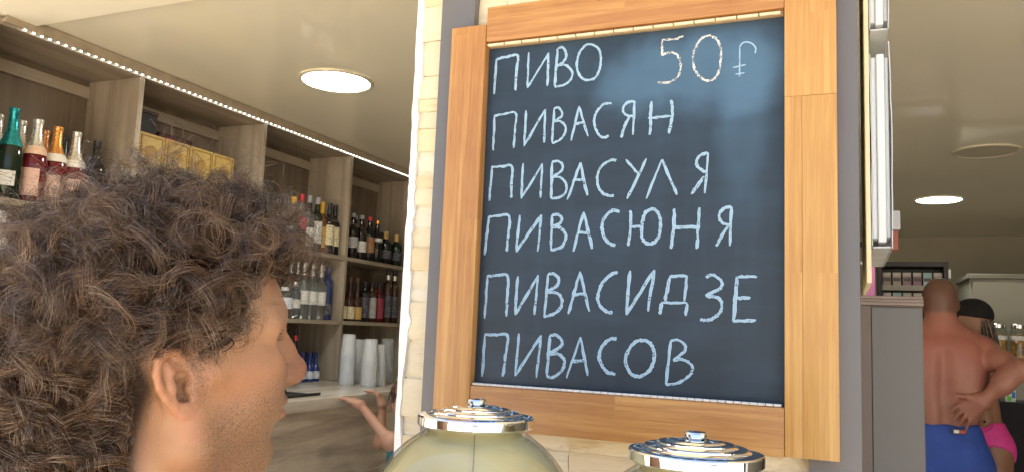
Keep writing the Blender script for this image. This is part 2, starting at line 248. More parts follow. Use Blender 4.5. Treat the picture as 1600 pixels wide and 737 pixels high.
# ---------------------------------------------------------------- stone pillar
def stone_mat(i):
    cs = [(0.72, 0.59, 0.37), (0.75, 0.66, 0.46), (0.77, 0.71, 0.55), (0.71, 0.62, 0.44), (0.74, 0.63, 0.40), (0.77, 0.69, 0.51)]
    c = cs[i % len(cs)]
    m = bpy.data.materials.new('sandstone'); n, l, p = nodes(m)
    tc = n.new('ShaderNodeTexCoord'); oi = n.new('ShaderNodeObjectInfo')
    ad = n.new('ShaderNodeVectorMath'); ad.operation = 'MULTIPLY_ADD'
    l.new(oi.outputs['Random'], ad.inputs[0]); ad.inputs[1].default_value = (7.0, 3.0, 5.0); l.new(tc.outputs['Object'], ad.inputs[2])
    mp = n.new('ShaderNodeMapping'); mp.inputs['Scale'].default_value = (0.22, 1, 1.3); l.new(ad.outputs[0], mp.inputs[0])
    nz = n.new('ShaderNodeTexNoise'); nz.inputs['Scale'].default_value = 60; nz.inputs['Detail'].default_value = 8; nz.inputs['Roughness'].default_value = 0.65; l.new(mp.outputs[0], nz.inputs[0])
    n2 = n.new('ShaderNodeTexNoise'); n2.inputs['Scale'].default_value = 9; n2.inputs['Detail'].default_value = 4; l.new(ad.outputs[0], n2.inputs[0])
    cr = n.new('ShaderNodeValToRGB'); e = cr.color_ramp.elements
    e[0].position = 0.28; e[0].color = (c[0] * 0.72, c[1] * 0.62, c[2] * 0.45, 1); e[1].position = 0.62; e[1].color = tuple(min(0.86, v * 1.06) for v in c) + (1,)
    x = cr.color_ramp.elements.new(0.45); x.color = c + (1,)
    mm = n.new('ShaderNodeMath'); mm.operation = 'MULTIPLY_ADD'; l.new(n2.outputs[0], mm.inputs[0]); mm.inputs[1].default_value = 0.5
    hf = n.new('ShaderNodeMath'); hf.operation = 'MULTIPLY'; hf.inputs[1].default_value = 0.5; l.new(nz.outputs[0], hf.inputs[0]); l.new(hf.outputs[0], mm.inputs[2])
    l.new(mm.outputs[0], cr.inputs[0]); l.new(cr.outputs[0], p.inputs['Base Color']); p.inputs['Roughness'].default_value = 0.88
    b = n.new('ShaderNodeBump'); b.inputs['Distance'].default_value = 0.004; l.new(nz.outputs[0], b.inputs['Height']); l.new(b.outputs[0], p.inputs['Normal'])
    return m
STONES = [stone_mat(i) for i in range(6)]
pillar = empty('stone_pillar', (-0.37, 1.45, 0), 0, 'cream sandstone clad pillar carrying the chalkboard between the two openings', 'pillar')
box('core', -0.772, 0.014, 1.3268, 1.70, 0.0, 2.745, M['mortar'], pillar)
def stone(w, h, d, seed, mtl, name='stone'):
    r = random.Random(seed); bm = bmesh.new()
    nx, nz_ = max(2, int(w / 0.018)), max(2, int(h / 0.014)); grid = []
    for k in range(nz_ + 1):
        row = []
        for i in range(nx + 1):
            u, v = i / nx, k / nz_
            ed = 1 if (i in (0, nx) or k in (0, nz_)) else 0
            y = -d + (r.random() - 0.5) * 0.0022 + ed * 0.0035
            jx = (r.random() - 0.5) * 0.0035 if i in (0, nx) else 0
            jz = (r.random() - 0.5) * 0.0025 if k in (0, nz_) else 0
            row.append(bm.verts.new(((u - 0.5) * w + jx, y, (v - 0.5) * h + jz)))
        grid.append(row)
    for k in range(nz_):
        for i in range(nx): bm.faces.new((grid[k][i], grid[k][i + 1], grid[k + 1][i + 1], grid[k + 1][i]))
    rim = [grid[0][i] for i in range(nx + 1)] + [grid[k][nx] for k in range(1, nz_ + 1)] + [grid[nz_][i] for i in range(nx - 1, -1, -1)] + [grid[k][0] for k in range(nz_ - 1, 0, -1)]
    back = [bm.verts.new((v.co.x, 0.0, v.co.z)) for v in rim]
    for i in range(len(rim)):
        j = (i + 1) % len(rim); bm.faces.new((rim[j], rim[i], back[i], back[j]))
    me = to_mesh(bm, name, 50); me.materials.append(mtl); return me
z = 0.0; si = 0; rs = random.Random(21); hidden = []
while z < 2.70:
    h = rs.choice([0.026, 0.034, 0.046, 0.060, 0.072]); x = -0.782
    while x < 0.008:
        w = min(rs.choice([0.07, 0.09, 0.12, 0.15, 0.19]), 0.0175 - x)
        if 0.0175 - (x + w) < 0.03: w = 0.0175 - x
        vis = (1.16 < z + h and z < 2.24) and (x < -0.68 or z < 1.36 or z + h > 2.07)
        me = stone(w - 0.0016, h - 0.0016, 0.020 + rs.random() * 0.007, si * 13 + 5, STONES[rs.randrange(6)])
        pos = Vector((x + w / 2, 1.3455, z + h / 2 + 0.002))
        if vis: link('stone', me, None, pillar, pos - pillar.location)
        else: hidden.append((me, pos))
        x += w; si += 1
    z += h
bm = bmesh.new()
for me, pos in hidden:
    n0 = len(bm.verts); bm.from_mesh(me); bm.verts.ensure_lookup_table()
    bmesh.ops.translate(bm, verts=bm.verts[n0:], vec=pos - pillar.location)
o = link('stone_courses', to_mesh(bm, 'stone_courses'), STONES[2], pillar); tag(o, kind='stuff')
# ragged white plaster edge down the left arris of the pillar
bm = bmesh.new(); rr = random.Random(3); prev = None; zz = 0.0
w = 0.008; fw = 0.006
while zz < 2.74:
    w = min(0.012, max(0.004, w + rr.uniform(-0.0022, 0.0022))); fw = min(0.010, max(0.003, fw + rr.uniform(-0.003, 0.003)))
    if rr.random() < 0.05: fw += 0.006
    ring = [bm.verts.new(v) for v in ((-0.7835 - w * 0.6, 1.36, zz), (-0.7835 - w * 0.6, 1.321 + rr.random() * 0.002, zz), (-0.781 + fw, 1.318 + rr.random() * 0.002, zz), (-0.779 + fw, 1.335, zz))]
    if prev:
        for k in range(3): bm.faces.new((prev[k], prev[k + 1], ring[k + 1], ring[k]))
        bm.faces.new((prev[3], prev[0], ring[0], ring[3]))
    prev = ring; zz += 0.011 + rr.random() * 0.012
bmesh.ops.recalc_face_normals(bm, faces=list(bm.faces)); bmesh.ops.translate(bm, verts=list(bm.verts), vec=-pillar.location)
link('plaster_edge', to_mesh(bm, 'plaster_edge'), M['plaster_white'], pillar)
for x0, x1 in ((-0.723, -0.651), (-0.053, 0.0205)):
    o = box('metal_post', x0, x1, 1.300, 1.3265, 0.0, 2.748, M['taupe'], pillar, bev=0.002, seg=2)

# ---------------------------------------------------------------- chalkboard
cb = empty('chalkboard', (-0.35, 1.30, 1.30), 0, 'black chalkboard in orange pine frame with chalk writing on stone pillar', 'chalkboard')
def board_mat():
    m = bpy.data.materials.new('chalkboard_slate'); n, l, p = nodes(m)
    tc = n.new('ShaderNodeTexCoord')
    def noise(scale, st, det=5):
        mp = n.new('ShaderNodeMapping'); mp.inputs['Scale'].default_value = st; l.new(tc.outputs['Object'], mp.inputs[0])
        z_ = n.new('ShaderNodeTexNoise'); z_.inputs['Scale'].default_value = scale; z_.inputs['Detail'].default_value = det; l.new(mp.outputs[0], z_.inputs[0]); return z_.outputs[0]
    def math_(op, a, b, c_=None, cl=False):
        k = n.new('ShaderNodeMath'); k.operation = op; k.use_clamp = cl
        for i, v in enumerate((a, b, c_)):
            if v is None: continue
            if isinstance(v, (int, float)): k.inputs[i].default_value = v
            else: l.new(v, k.inputs[i])
        return k.outputs[0]
    sx = n.new('ShaderNodeSeparateXYZ'); l.new(tc.outputs['Object'], sx.inputs[0])
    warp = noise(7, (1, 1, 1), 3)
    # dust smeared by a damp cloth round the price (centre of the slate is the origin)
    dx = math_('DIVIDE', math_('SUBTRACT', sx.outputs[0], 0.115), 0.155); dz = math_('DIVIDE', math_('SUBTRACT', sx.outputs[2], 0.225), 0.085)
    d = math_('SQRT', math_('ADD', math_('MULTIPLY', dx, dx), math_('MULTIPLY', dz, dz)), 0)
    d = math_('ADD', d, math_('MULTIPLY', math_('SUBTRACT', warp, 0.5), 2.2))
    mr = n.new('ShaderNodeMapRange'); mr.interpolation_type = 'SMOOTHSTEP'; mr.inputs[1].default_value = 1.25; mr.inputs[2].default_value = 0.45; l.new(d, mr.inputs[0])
    # run-down streak under it at the right
    ex = math_('DIVIDE', math_('SUBTRACT', sx.outputs[0], 0.20), 0.05); ez = math_('DIVIDE', math_('SUBTRACT', sx.outputs[2], 0.10), 0.17)
    e = math_('ADD', math_('SQRT', math_('ADD', math_('MULTIPLY', ex, ex), math_('MULTIPLY', ez, ez)), 0), math_('MULTIPLY', math_('SUBTRACT', warp, 0.5), 1.2))
    er = n.new('ShaderNodeMapRange'); er.interpolation_type = 'SMOOTHSTEP'; er.inputs[1].default_value = 1.2; er.inputs[2].default_value = 0.3; er.inputs[4].default_value = 0.5; l.new(e, er.inputs[0])
    film = math_('MULTIPLY_ADD', noise(3.2, (1, 1, 0.8), 6), 1.3, -0.30, True)
    up = n.new('ShaderNodeMapRange'); up.inputs[1].default_value = -0.30; up.inputs[2].default_value = 0.25; up.inputs[3].default_value = 0.35; up.inputs[4].default_value = 1.0; l.new(sx.outputs[2], up.inputs[0])
    film = math_('MULTIPLY', film, up.outputs[0])
    wip = math_('MULTIPLY_ADD', noise(16, (0.35, 1, 1.4), 6), 1.6, -0.72, True)
    streak = math_('MULTIPLY_ADD', noise(26, (1, 1, 0.08), 4), 1.4, -0.66, True)
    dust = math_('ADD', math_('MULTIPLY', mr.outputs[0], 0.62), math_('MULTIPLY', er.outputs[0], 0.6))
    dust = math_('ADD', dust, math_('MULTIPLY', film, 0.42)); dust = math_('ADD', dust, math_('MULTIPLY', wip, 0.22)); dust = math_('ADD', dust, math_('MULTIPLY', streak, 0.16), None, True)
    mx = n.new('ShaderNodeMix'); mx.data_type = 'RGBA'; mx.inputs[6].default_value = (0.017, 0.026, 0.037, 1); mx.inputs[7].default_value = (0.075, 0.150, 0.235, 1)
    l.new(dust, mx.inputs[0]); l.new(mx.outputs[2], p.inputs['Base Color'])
    p.inputs['Roughness'].default_value = 0.42; p.inputs['Specular IOR Level'].default_value = 0.32
    b = n.new('ShaderNodeBump'); b.inputs['Distance'].default_value = 0.0002; l.new(noise(500, (1, 1, 1), 3), b.inputs['Height']); l.new(b.outputs[0], p.inputs['Normal'])
    return m
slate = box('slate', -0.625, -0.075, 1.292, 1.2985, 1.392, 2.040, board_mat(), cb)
def frame_piece(name, x0, x1, z0, z1, m, y0=1.272, y1=1.2985):
    return box(name, x0, x1, y0, y1, z0, z1, m, cb, bev=0.0005 if name == 'right_stile' else 0.0018, seg=2)
frame_piece('left_stile', -0.6835, -0.6120, 1.3290, 2.0615, M['pine_v'])
frame_piece('top_rail', -0.6115, -0.0865, 2.0275, 2.0945, M['pine_h'], 1.2735)
frame_piece('bottom_rail', -0.6115, -0.0865, 1.3265, 1.4000, M['pine_h'], 1.2735)
frame_piece('right_stile', -0.0860, -0.0605, 1.3285, 1.8800, M['pine_yellow'])
frame_piece('right_stile', -0.0602, -0.0100, 1.3285, 1.8798, M['pine_yellow'], 1.2723)
frame_piece('right_stile', -0.0860, -0.0100, 1.8803, 2.1500, M['pine_yellow'], 1.2719)
M['bead_cream'] = mat('cream_bead', (0.85, 0.74, 0.50), 0.4, var=0.1, scale=60)
M['bead_white'] = mat('white_bead', (0.86, 0.85, 0.82), 0.4, var=0.06, scale=60)
def bead_strip(name, z, m, dz, n_, gap):
    bm = bmesh.new(); L = 0.519; st = L / n_
    rr = random.Random(5)
    for i in range(n_):
        a, b_ = -0.609 + i * st, -0.609 + (i + 1) * st - gap
        pts = []
        for xx in (a, b_):
            pts.append([bm.verts.new((xx, 1.2795 + 0.0045 * math.cos(t), z + dz * math.sin(t) * (1 + 0.1 * rr.random()))) for t in [k * math.pi / 4 for k in range(8)]])
        for k in range(8): bm.faces.new((pts[0][k], pts[0][(k + 1) % 8], pts[1][(k + 1) % 8], pts[1][k]))
        bm.faces.new(pts[0]); bm.faces.new(list(reversed(pts[1])))
    bmesh.ops.recalc_face_normals(bm, faces=list(bm.faces)); bmesh.ops.translate(bm, verts=list(bm.verts), vec=-cb.location)
    return link(name, to_mesh(bm, name, 50), m, cb)
tag(bead_strip('beading', 2.0225, M['bead_cream'], 0.0027, 15, 0.0025), kind='stuff')
tag(bead_strip('beading', 1.4025, M['bead_white'], 0.0022, 44, 0.0012), kind='stuff')
o = box('beading_backing', -0.6095, -0.0885, 1.2845, 1.2915, 2.0195, 2.0272, mat('beading_brown_strip', (0.40, 0.30, 0.17), 0.6), cb)  # brown strip behind the gaps between the beads

def chalk_mat(name, c, cover):
    m = bpy.data.materials.new(name); n, l, p = nodes(m)
    tc = n.new('ShaderNodeTexCoord'); nz = n.new('ShaderNodeTexNoise'); nz.inputs['Scale'].default_value = 420; nz.inputs['Detail'].default_value = 5
    n2 = n.new('ShaderNodeTexNoise'); n2.inputs['Scale'].default_value = 55; n2.inputs['Detail'].default_value = 3
    l.new(tc.outputs['Object'], nz.inputs[0]); l.new(tc.outputs['Object'], n2.inputs[0])
    ad = n.new('ShaderNodeMath'); ad.operation = 'ADD'; l.new(nz.outputs[0], ad.inputs[0]); l.new(n2.outputs[0], ad.inputs[1])
    mr = n.new('ShaderNodeMapRange'); mr.inputs[1].default_value = 1.0 - cover * 0.35; mr.inputs[2].default_value = 1.12 - cover * 0.35; mr.inputs[3].default_value = 0.28; l.new(ad.outputs[0], mr.inputs[0])
    at = n.new('ShaderNodeAttribute'); at.attribute_name = 'edge'
    ml = n.new('ShaderNodeMath'); ml.operation = 'MULTIPLY_ADD'; ml.inputs[1].default_value = 0.26; ml.inputs[2].default_value = 0.74; l.new(at.outputs['Fac'], ml.inputs[0])
    m3 = n.new('ShaderNodeMath'); m3.operation = 'MULTIPLY'; l.new(ml.outputs[0], m3.inputs[0]); l.new(mr.outputs[0], m3.inputs[1]); l.new(m3.outputs[0], p.inputs['Alpha']); p.inputs['Base Color'].default_value = c + (1,); p.inputs['Roughness'].default_value = 0.95
    p.inputs['Specular IOR Level'].default_value = 0.1
    return m
M['chalk_blue'] = chalk_mat('pale_blue_chalk', (0.42, 0.62, 0.79), 0.65)
M['chalk_white'] = chalk_mat('white_chalk', (0.80, 0.80, 0.75), 0.25)
def spline(pts, n=7):
    if len(pts) == 2:
        return [(pts[0][0] + (pts[1][0] - pts[0][0]) * t / 8, pts[0][1] + (pts[1][1] - pts[0][1]) * t / 8) for t in range(9)]
    P = [pts[0]] + list(pts) + [pts[-1]]; out = []
    for i in range(1, len(P) - 2):
        for k in range(n):
            t = k / n; a, b, c_, d = P[i - 1], P[i], P[i + 1], P[i + 2]
            out.append(tuple(0.5 * (2 * b[j] + (c_[j] - a[j]) * t + (2 * a[j] - 5 * b[j] + 4 * c_[j] - d[j]) * t * t + (3 * b[j] - a[j] - 3 * c_[j] + d[j]) * t ** 3) for j in (0, 1)))
    return out + [pts[-1]]
def letter(strokes, width, m, seed, rough=0.10):
    bm = bmesh.new(); el = bm.verts.layers.float.new('edge'); r = random.Random(seed); org = Vector((strokes[0][0][0] / 1e4, 1.29185, strokes[0][0][1] / 1e4))
    for s_i, st in enumerate(strokes):
        pl = [(x / 1e4, zz / 1e4) for x, zz in spline(st)]; prev = None; w = width * (0.9 + 0.25 * r.random()); y = -0.00006 * s_i
        n_ = len(pl)
        for i, (x, zz) in enumerate(pl):
            a, b = pl[max(i - 1, 0)], pl[min(i + 1, n_ - 1)]; tx, tz = b[0] - a[0], b[1] - a[1]; L = math.hypot(tx, tz) or 1
            e = 0.55 if i in (0, n_ - 1) else 1.0
            hw = w * 0.5 * e * (1 + rough * (r.random() * 2 - 1)); j = (r.random() - 0.5) * w * rough
            px, pz = -tz / L, tx / L
            q = [bm.verts.new((x + px * (hw * s + j) - org.x, y - (0.0003 if abs(s) < 1 else 0), zz + pz * (hw * s + j) - org.z)) for s in (-1, -0.45, 0.45, 1)]
            for q_, ev in zip(q, (1.0, 0.0, 0.0, 1.0)): q_[el] = ev
            if prev:
                for k in (0, 1, 2): bm.faces.new((prev[k], prev[k + 1], q[k + 1], q[k]))
            prev = q
    bmesh.ops.recalc_face_normals(bm, faces=list(bm.faces))
    link('chalk_letter', to_mesh(bm, 'chalk_letter'), m, cb, org - cb.location)
for ri, row in enumerate(CHALK):
    for li, st in enumerate(row):
        if ri == 1: letter(st, 0.0032 if li < 2 else 0.0022, M['chalk_white'] if li < 2 else M['chalk_blue'], 100 + li, 0.45 if li < 2 else 0.1)
        else: letter(st, 0.0042 if ri < 4 else 0.0047, M['chalk_blue'], ri * 20 + li, 0.26)
# ---------------------------------------------------------------- back bar shelving
sh = empty('bar_shelving', (-2.85, 3.07, 0), 0, 'tall oak laminate bottle shelving along the left wall of the kiosk', 'shelving')
DIV = [1.70, 2.325, 3.09, 3.855, 4.62]
for i, y in enumerate(DIV):
    box('divider', -2.995, XL + (0.001 if i % 2 else 0), y - 0.0125, y + 0.0125, 1.171, 2.480, M['oak_v'], sh, bev=0.001)
box('back_panel', -3.016, -2.997, 1.79, 4.64, 0.02, 2.505, M['oak_shade'], sh)
box('top_panel', -2.996, XL + 0.002, 1.69, 4.633, 2.481, 2.504, M['oak_y'], sh, bev=0.001)
box('gap_shade', -2.83, -2.675, 1.845, 4.633, 2.5045, 2.5275, M['dark'], sh)  # dark strip paints in the shaded gap below the ceiling, hides LED reflection
for k in range(4):
    y0, y1 = DIV[k] + 0.0128, DIV[k + 1] - 0.0128
    for zt in (1.885, 1.512) + ((2.098,) if k == 1 else ()):
        box('shelf', -2.996, XL + 0.003, y0, y1, zt - 0.022, zt, M['oak_y'], sh, bev=0.001)
    box('back_rail', -2.9965, -2.978, y0 + 0.001, y1 - 0.001, 2.405, 2.455, M['oak_y'], sh, bev=0.002)
led = empty('led_strip', (XL + 0.012, 3.07, 2.49), 0, 'thin strip of lit white LEDs along the top edge of the shelving', 'LED strip')
box('channel', XL + 0.004, XL + 0.0195, 1.72, 4.633, 2.489, 2.503, mat('aluminium_channel', (0.52, 0.45, 0.35), 0.4, 0.5), led, bev=0.001)
box('lip', -2.6745, -2.6715, 1.72, 4.633, 2.4872, 2.5275, mat('baffle_paint', (0.40, 0.33, 0.24), 0.5), led)  # added to stop the glossy ceiling mirroring the LEDs
M['led'] = mat('led_glow', (1, 1, 1), 0.5, emit=(0.93, 1.0, 0.97), estr=5.0)
bm = bmesh.new(); y = 1.80
while y < 4.62:
    bmesh.ops.create_cube(bm, size=1.0, matrix=Matrix.Translation((XL + 0.0125 - led.location.x, y - led.location.y, 2.4862 - led.location.z)) @ Matrix.Diagonal((0.005, 0.006, 0.003, 1))); y += 0.032
tag(link('led', to_mesh(bm, 'led'), M['led'], led), kind='stuff')

# ---------------------------------------------------------------- counter
ct = empty('bar_counter', (-2.4, 3.1, 0), 0, 'oak laminate bar counter with pale worktop below the bottle shelves', 'counter')
box('worktop', -2.996, -2.108, 1.60, 4.66, 1.121, 1.1695, M['counter_top'], ct, bev=0.003, seg=2)
for z0, z1 in ((0.10, 0.448), (0.451, 0.789), (0.792, 1.1195)):
    box('front_plank', -2.160, -2.142, 1.62, 4.64, z0, z1, M['counter_front'], ct, bev=0.0015)
box('plinth', -2.21, -2.195, 1.62, 4.64, 0.012, 0.105, M['dark'], ct)
box('end_panel', -2.98, -2.161, 4.622, 4.641, 0.02, 1.1195, M['oak_v'], ct)
box('end_panel', -2.98, -2.161, 1.62, 1.638, 0.02, 1.1195, M['oak_v'], ct)
tray = empty('bar_tray', (-2.30, 2.90, 1.170), 0, 'flat black drip tray lying on the pale worktop', 'tray')
box('tray_base', -2.40, -2.20, 2.76, 3.02, 1.1705, 1.1745, M['dark'], tray, bev=0.001)
for a in ((-2.40, -2.392, 2.76, 3.02), (-2.208, -2.20, 2.76, 3.02)): box('tray_lip', *a, 1.1747, 1.183, M['dark'], tray, bev=0.001)

# ---------------------------------------------------------------- bottles
def glass(name, c, trans, rough=0.04, ior=1.45): return mat(name, c, rough, var=0.04, trans=trans, ior=ior, rvar=0.02, spec=0.5)
G = {'green': glass('dark_green_glass', (0.012, 0.022, 0.012), 0.0), 'black': glass('near_black_glass', (0.012, 0.010, 0.010), 0.0), 'rose': glass('rose_wine', (0.16, 0.012, 0.018), 0.2, 0.06),
     'clear': glass('clear_glass', (0.90, 0.94, 0.94), 0.95, 0.03, 1.36), 'amber': glass('amber_spirit', (0.34, 0.12, 0.02), 0.45, 0.05), 'brown': glass('brown_glass', (0.055, 0.022, 0.012), 0.1), 'gold': glass('golden_spirit', (0.62, 0.38, 0.06), 0.5, 0.05),
     'blue': glass('cobalt_glass', (0.035, 0.05, 0.16), 0.25), 'bright_blue': glass('bright_blue_drink', (0.03, 0.06, 0.24), 0.2), 'red': glass('red_drink', (0.12, 0.01, 0.015), 0.2), 'milk': glass('milky_glass', (0.75, 0.74, 0.68), 0.1)}
K = {}
def plain(name, c, rough=0.45, metal=0.0):
    if name not in K: K[name] = mat(name, c, rough, metal, var=0.08, scale=70)
    return K[name]
def paper(name, c, ink):
    if name in K: return K[name]
    m = bpy.data.materials.new(name); n, l, p = nodes(m); tc = n.new('ShaderNodeTexCoord')
    mp = n.new('ShaderNodeMapping'); mp.inputs['Scale'].default_value = (0.6, 0.6, 2.6); l.new(tc.outputs['Object'], mp.inputs[0])
    nz = n.new('ShaderNodeTexNoise'); nz.inputs['Scale'].default_value = 95; nz.inputs['Detail'].default_value = 3; l.new(mp.outputs[0], nz.inputs[0])
    mr = n.new('ShaderNodeMapRange'); mr.inputs[1].default_value = 0.55; mr.inputs[2].default_value = 0.68; l.new(nz.outputs[0], mr.inputs[0])
    mx = n.new('ShaderNodeMix'); mx.data_type = 'RGBA'; mx.inputs[6].default_value = c + (1,); mx.inputs[7].default_value = ink + (1,); l.new(mr.outputs[0], mx.inputs[0])
    l.new(mx.outputs[2], p.inputs['Base Color']); p.inputs['Roughness'].default_value = 0.6; K[name] = m; return m
FOIL = {'teal': ('teal_foil', (0.03, 0.33, 0.36)), 'silver': ('silver_foil', (0.72, 0.70, 0.64)), 'copper': ('copper_foil', (0.72, 0.34, 0.16)), 'orange': ('orange_foil', (0.78, 0.36, 0.10)), 'gold': ('gold_foil', (0.72, 0.50, 0.16)), 'darkfoil': ('dark_foil', (0.05, 0.055, 0.05))}
CAPS = {'black': (0.02, 0.02, 0.02), 'red': (0.55, 0.04, 0.05), 'white': (0.8, 0.8, 0.78), 'yellow': (0.75, 0.42, 0.04), 'grey': (0.35, 0.36, 0.38), 'orange': (0.62, 0.18, 0.06), 'brown': (0.12, 0.05, 0.03), 'navy': (0.03, 0.04, 0.14), 'goldcap': (0.55, 0.38, 0.14)}
def capmat(c):
    if c in FOIL: return plain(*FOIL[c], 0.28, 0.75)
    return plain('cap_' + c, CAPS[c], 0.4)
PROF = {   # radius (of R) and height (of H)
 'champagne': [(0, 0), (0.9, 0), (1, .02), (1, .44), (.97, .50), (.80, .60), (.55, .69), (.40, .76), (.34, .84), (.33, .93), (.36, .935), (.36, .955), (.31, .96)],
 'spirit': [(0, 0), (.94, 0), (1, .015), (1, .60), (.95, .645), (.70, .70), (.43, .745), (.37, .79), (.36, .90), (.40, .905), (.40, .925)],
 'wine': [(0, 0), (.94, 0), (1, .015), (1, .58), (.93, .64), (.66, .70), (.44, .75), (.38, .80), (.37, .97)],
 'longneck': [(0, 0), (.94, 0), (1, .015), (1, .40), (.92, .46), (.62, .54), (.42, .61), (.34, .70), (.32, .94)],
 'tall': [(0, 0), (.94, 0), (1, .01), (1, .70), (.90, .74), (.55, .78), (.45, .81), (.44, .95)],
 'flask': [(0, 0), (.94, 0), (1, .02), (1, .66), (.90, .74), (.50, .80), (.40, .84), (.40, .93)],
}
_cache = {}
def patch_mesh(r, z0, z1, arc, n=14):
    key = ('p', round(r, 4), round(z0, 4), round(z1, 4), round(arc, 2))
    if key in _cache: return _cache[key].copy()
    bm = bmesh.new(); a0 = -0.75; q = []
    for i in range(n + 1):
        t = a0 - arc / 2 + arc * i / n
        q.append([bm.verts.new((rr * math.cos(t), rr * math.sin(t), zz)) for rr, zz in ((r, z0), (r, z1), (r - 0.0012, z1), (r - 0.0012, z0))])
    for a, b in zip(q, q[1:]):
        for k in range(4): bm.faces.new((a[k], b[k], b[(k + 1) % 4], a[(k + 1) % 4]))
    bm.faces.new(q[0]); bm.faces.new(list(reversed(q[-1])))
    bmesh.ops.recalc_face_normals(bm, faces=list(bm.faces))
    me = to_mesh(bm, 'label_patch', 30); _cache[key] = me; return me.copy()
def bottle(name, label, x, y, z, kind, H, Rr, g_, cap, lab=None, lz=(0.18, 0.42), arc=2.5, cap_z=None, neck=None, group='bottles on the bar shelves', cap2=None):
    e = empty(name, (x, y, z + 0.0008), rnd.uniform(-0.15, 0.15), label, 'bottle', group)
    prof = [(r * Rr, h * H) for r, h in PROF[kind]]
    link('glass_body', lathe_mesh('glass_body', prof, 20), G[g_], e)
    top = prof[-1][1]; rt = prof[-1][0]
    if kind == 'champagne':
        c0 = 0.62 if cap_z is None else cap_z; cp = []
        for r, h in PROF['champagne']:
            if h >= c0: cp.append((r * Rr + 0.0012, h * H))
        rr0 = np.interp(c0, [q[1] for q in PROF['champagne'][1:]], [q[0] for q in PROF['champagne'][1:]]) * Rr + 0.0012
        cp = [(rr0, c0 * H)] + cp[:-1] + [(0.40 * Rr, 0.965 * H), (0.40 * Rr, 0.99 * H), (0.30 * Rr, H), (0, H)]
        link('foil', lathe_mesh('foil', cp, 20), capmat(cap), e)
        if neck: link('collar', lathe_mesh('collar', [(rr0 + 0.002, (c0 - 0.045) * H), (rr0 + 0.004, (c0 - 0.05) * H), (rr0 * 1.01 + 0.0022, (c0 + 0.0) * H), (rr0 * .80 + 0.0022, (c0 + 0.05) * H)], 20, cap=False), plain('collar_' + neck[0], neck[1], 0.6), e)
    else:
        ch = (1.0 - top / H) * H + 0.02 * H
        link('cap', lathe_mesh('cap', [(rt * 1.04, top - 0.05 * H), (rt * 1.10, top - 0.045 * H), (rt * 1.10, top + ch * 0.8), (rt * .98, top + ch - 0.02 * H), (0, top + ch - 0.02 * H)], 16), capmat(cap), e)
        if cap2: link('neck_sleeve', lathe_mesh('neck_sleeve', [(rt * 1.06, top - 0.15 * H), (rt * 1.06, top - 0.055 * H)], 16, cap=False), capmat(cap2), e)
    if lab: link('label', patch_mesh(Rr + 0.0010, lz[0] * H, lz[1] * H, arc), lab, e)
    return e
WHITE = paper('white_label', (0.72, 0.71, 0.66), (0.18, 0.18, 0.20)); CREAM = paper('cream_label', (0.74, 0.66, 0.42), (0.10, 0.08, 0.06)); PINK = paper('pink_label', (0.72, 0.48, 0.38), (0.5, 0.25, 0.2))
GOLDL = paper('gold_label', (0.62, 0.40, 0.12), (0.15, 0.06, 0.02)); REDL = paper('red_label', (0.55, 0.06, 0.07), (0.7, 0.6, 0.5)); BROWNL = paper('brown_label', (0.30, 0.13, 0.06), (0.6, 0.5, 0.3)); GREYL = paper('grey_label', (0.45, 0.44, 0.42), (0.1, 0.1, 0.1)); BLUEL = paper('blue_white_label', (0.70, 0.72, 0.74), (0.06, 0.12, 0.35))
DARKL = paper('dark_label', (0.05, 0.05, 0.07), (0.3, 0.3, 0.3)); WINEL = paper('wine_label', (0.30, 0.03, 0.06), (0.12, 0.02, 0.03))
S1, S2, S0 = 1.885, 1.512, 1.1695
A, Bk = -2.76, -2.87
CH = 'sparkling wine on the upper shelf'
bottle('champagne_bottle', 'dark green sparkling wine bottle with bright teal foil and white oval label', A, 1.848, S1, 'champagne', 0.335, 0.045, 'green', 'teal', WHITE, (0.14, 0.30), 1.5, 0.58, group=CH)
bottle('champagne_bottle', 'silver foiled bottle half hidden behind the teal foil bottle', Bk, 1.956, S1, 'champagne', 0.325, 0.045, 'amber', 'silver', None, cap_z=0.52, group=CH)
bottle('champagne_bottle', 'silver foiled bottle cut by the left picture edge behind the teal foil bottle', Bk, 1.865, S1, 'champagne', 0.325, 0.045, 'green', 'silver', None, group=CH)
bottle('champagne_bottle', 'rosé sparkling wine with silver foil, pale pink collar and shield label', A, 1.942, S1, 'champagne', 0.318, 0.046, 'rose', 'silver', PINK, (0.08, 0.40), 1.45, 0.62, ('pink', (0.78, 0.52, 0.36)), group=CH)
bottle('champagne_bottle', 'copper foiled bottle standing behind the rosé with pink collar', Bk, 2.052, S1, 'champagne', 0.31, 0.045, 'rose', 'copper', None, cap_z=0.56, group=CH)
bottle('champagne_bottle', 'rosé sparkling wine with orange foil and white collar', A - 0.004, 2.026, S1, 'champagne', 0.312, 0.046, 'rose', 'orange', PINK, (0.1, 0.38), 1.4, 0.60, ('white', (0.78, 0.75, 0.66)), group=CH)
bottle('champagne_bottle', 'grey green foiled bottle behind the orange foil rosé', Bk, 2.135, S1, 'champagne', 0.305, 0.044, 'green', 'darkfoil', None, group=CH)
bottle('champagne_bottle', 'sparkling wine with bright silver foil and white collar, right of the orange foil', A - 0.006, 2.108, S1, 'champagne', 0.312, 0.046, 'rose', 'silver', PINK, (0.1, 0.38), 1.4, 0.58, ('white', (0.78, 0.75, 0.66)), group=CH)
bottle('champagne_bottle', 'dark wine bottle with black neck beside the oak divider', A - 0.03, 2.222, S1, 'wine', 0.30, 0.040, 'black', 'black', DARKL, group=CH)
bottle('liqueur_bottle', 'golden liqueur bottle on the shelf under the sparkling wine', A, 1.925, S2, 'spirit', 0.30, 0.042, 'gold', 'goldcap', GOLDL)
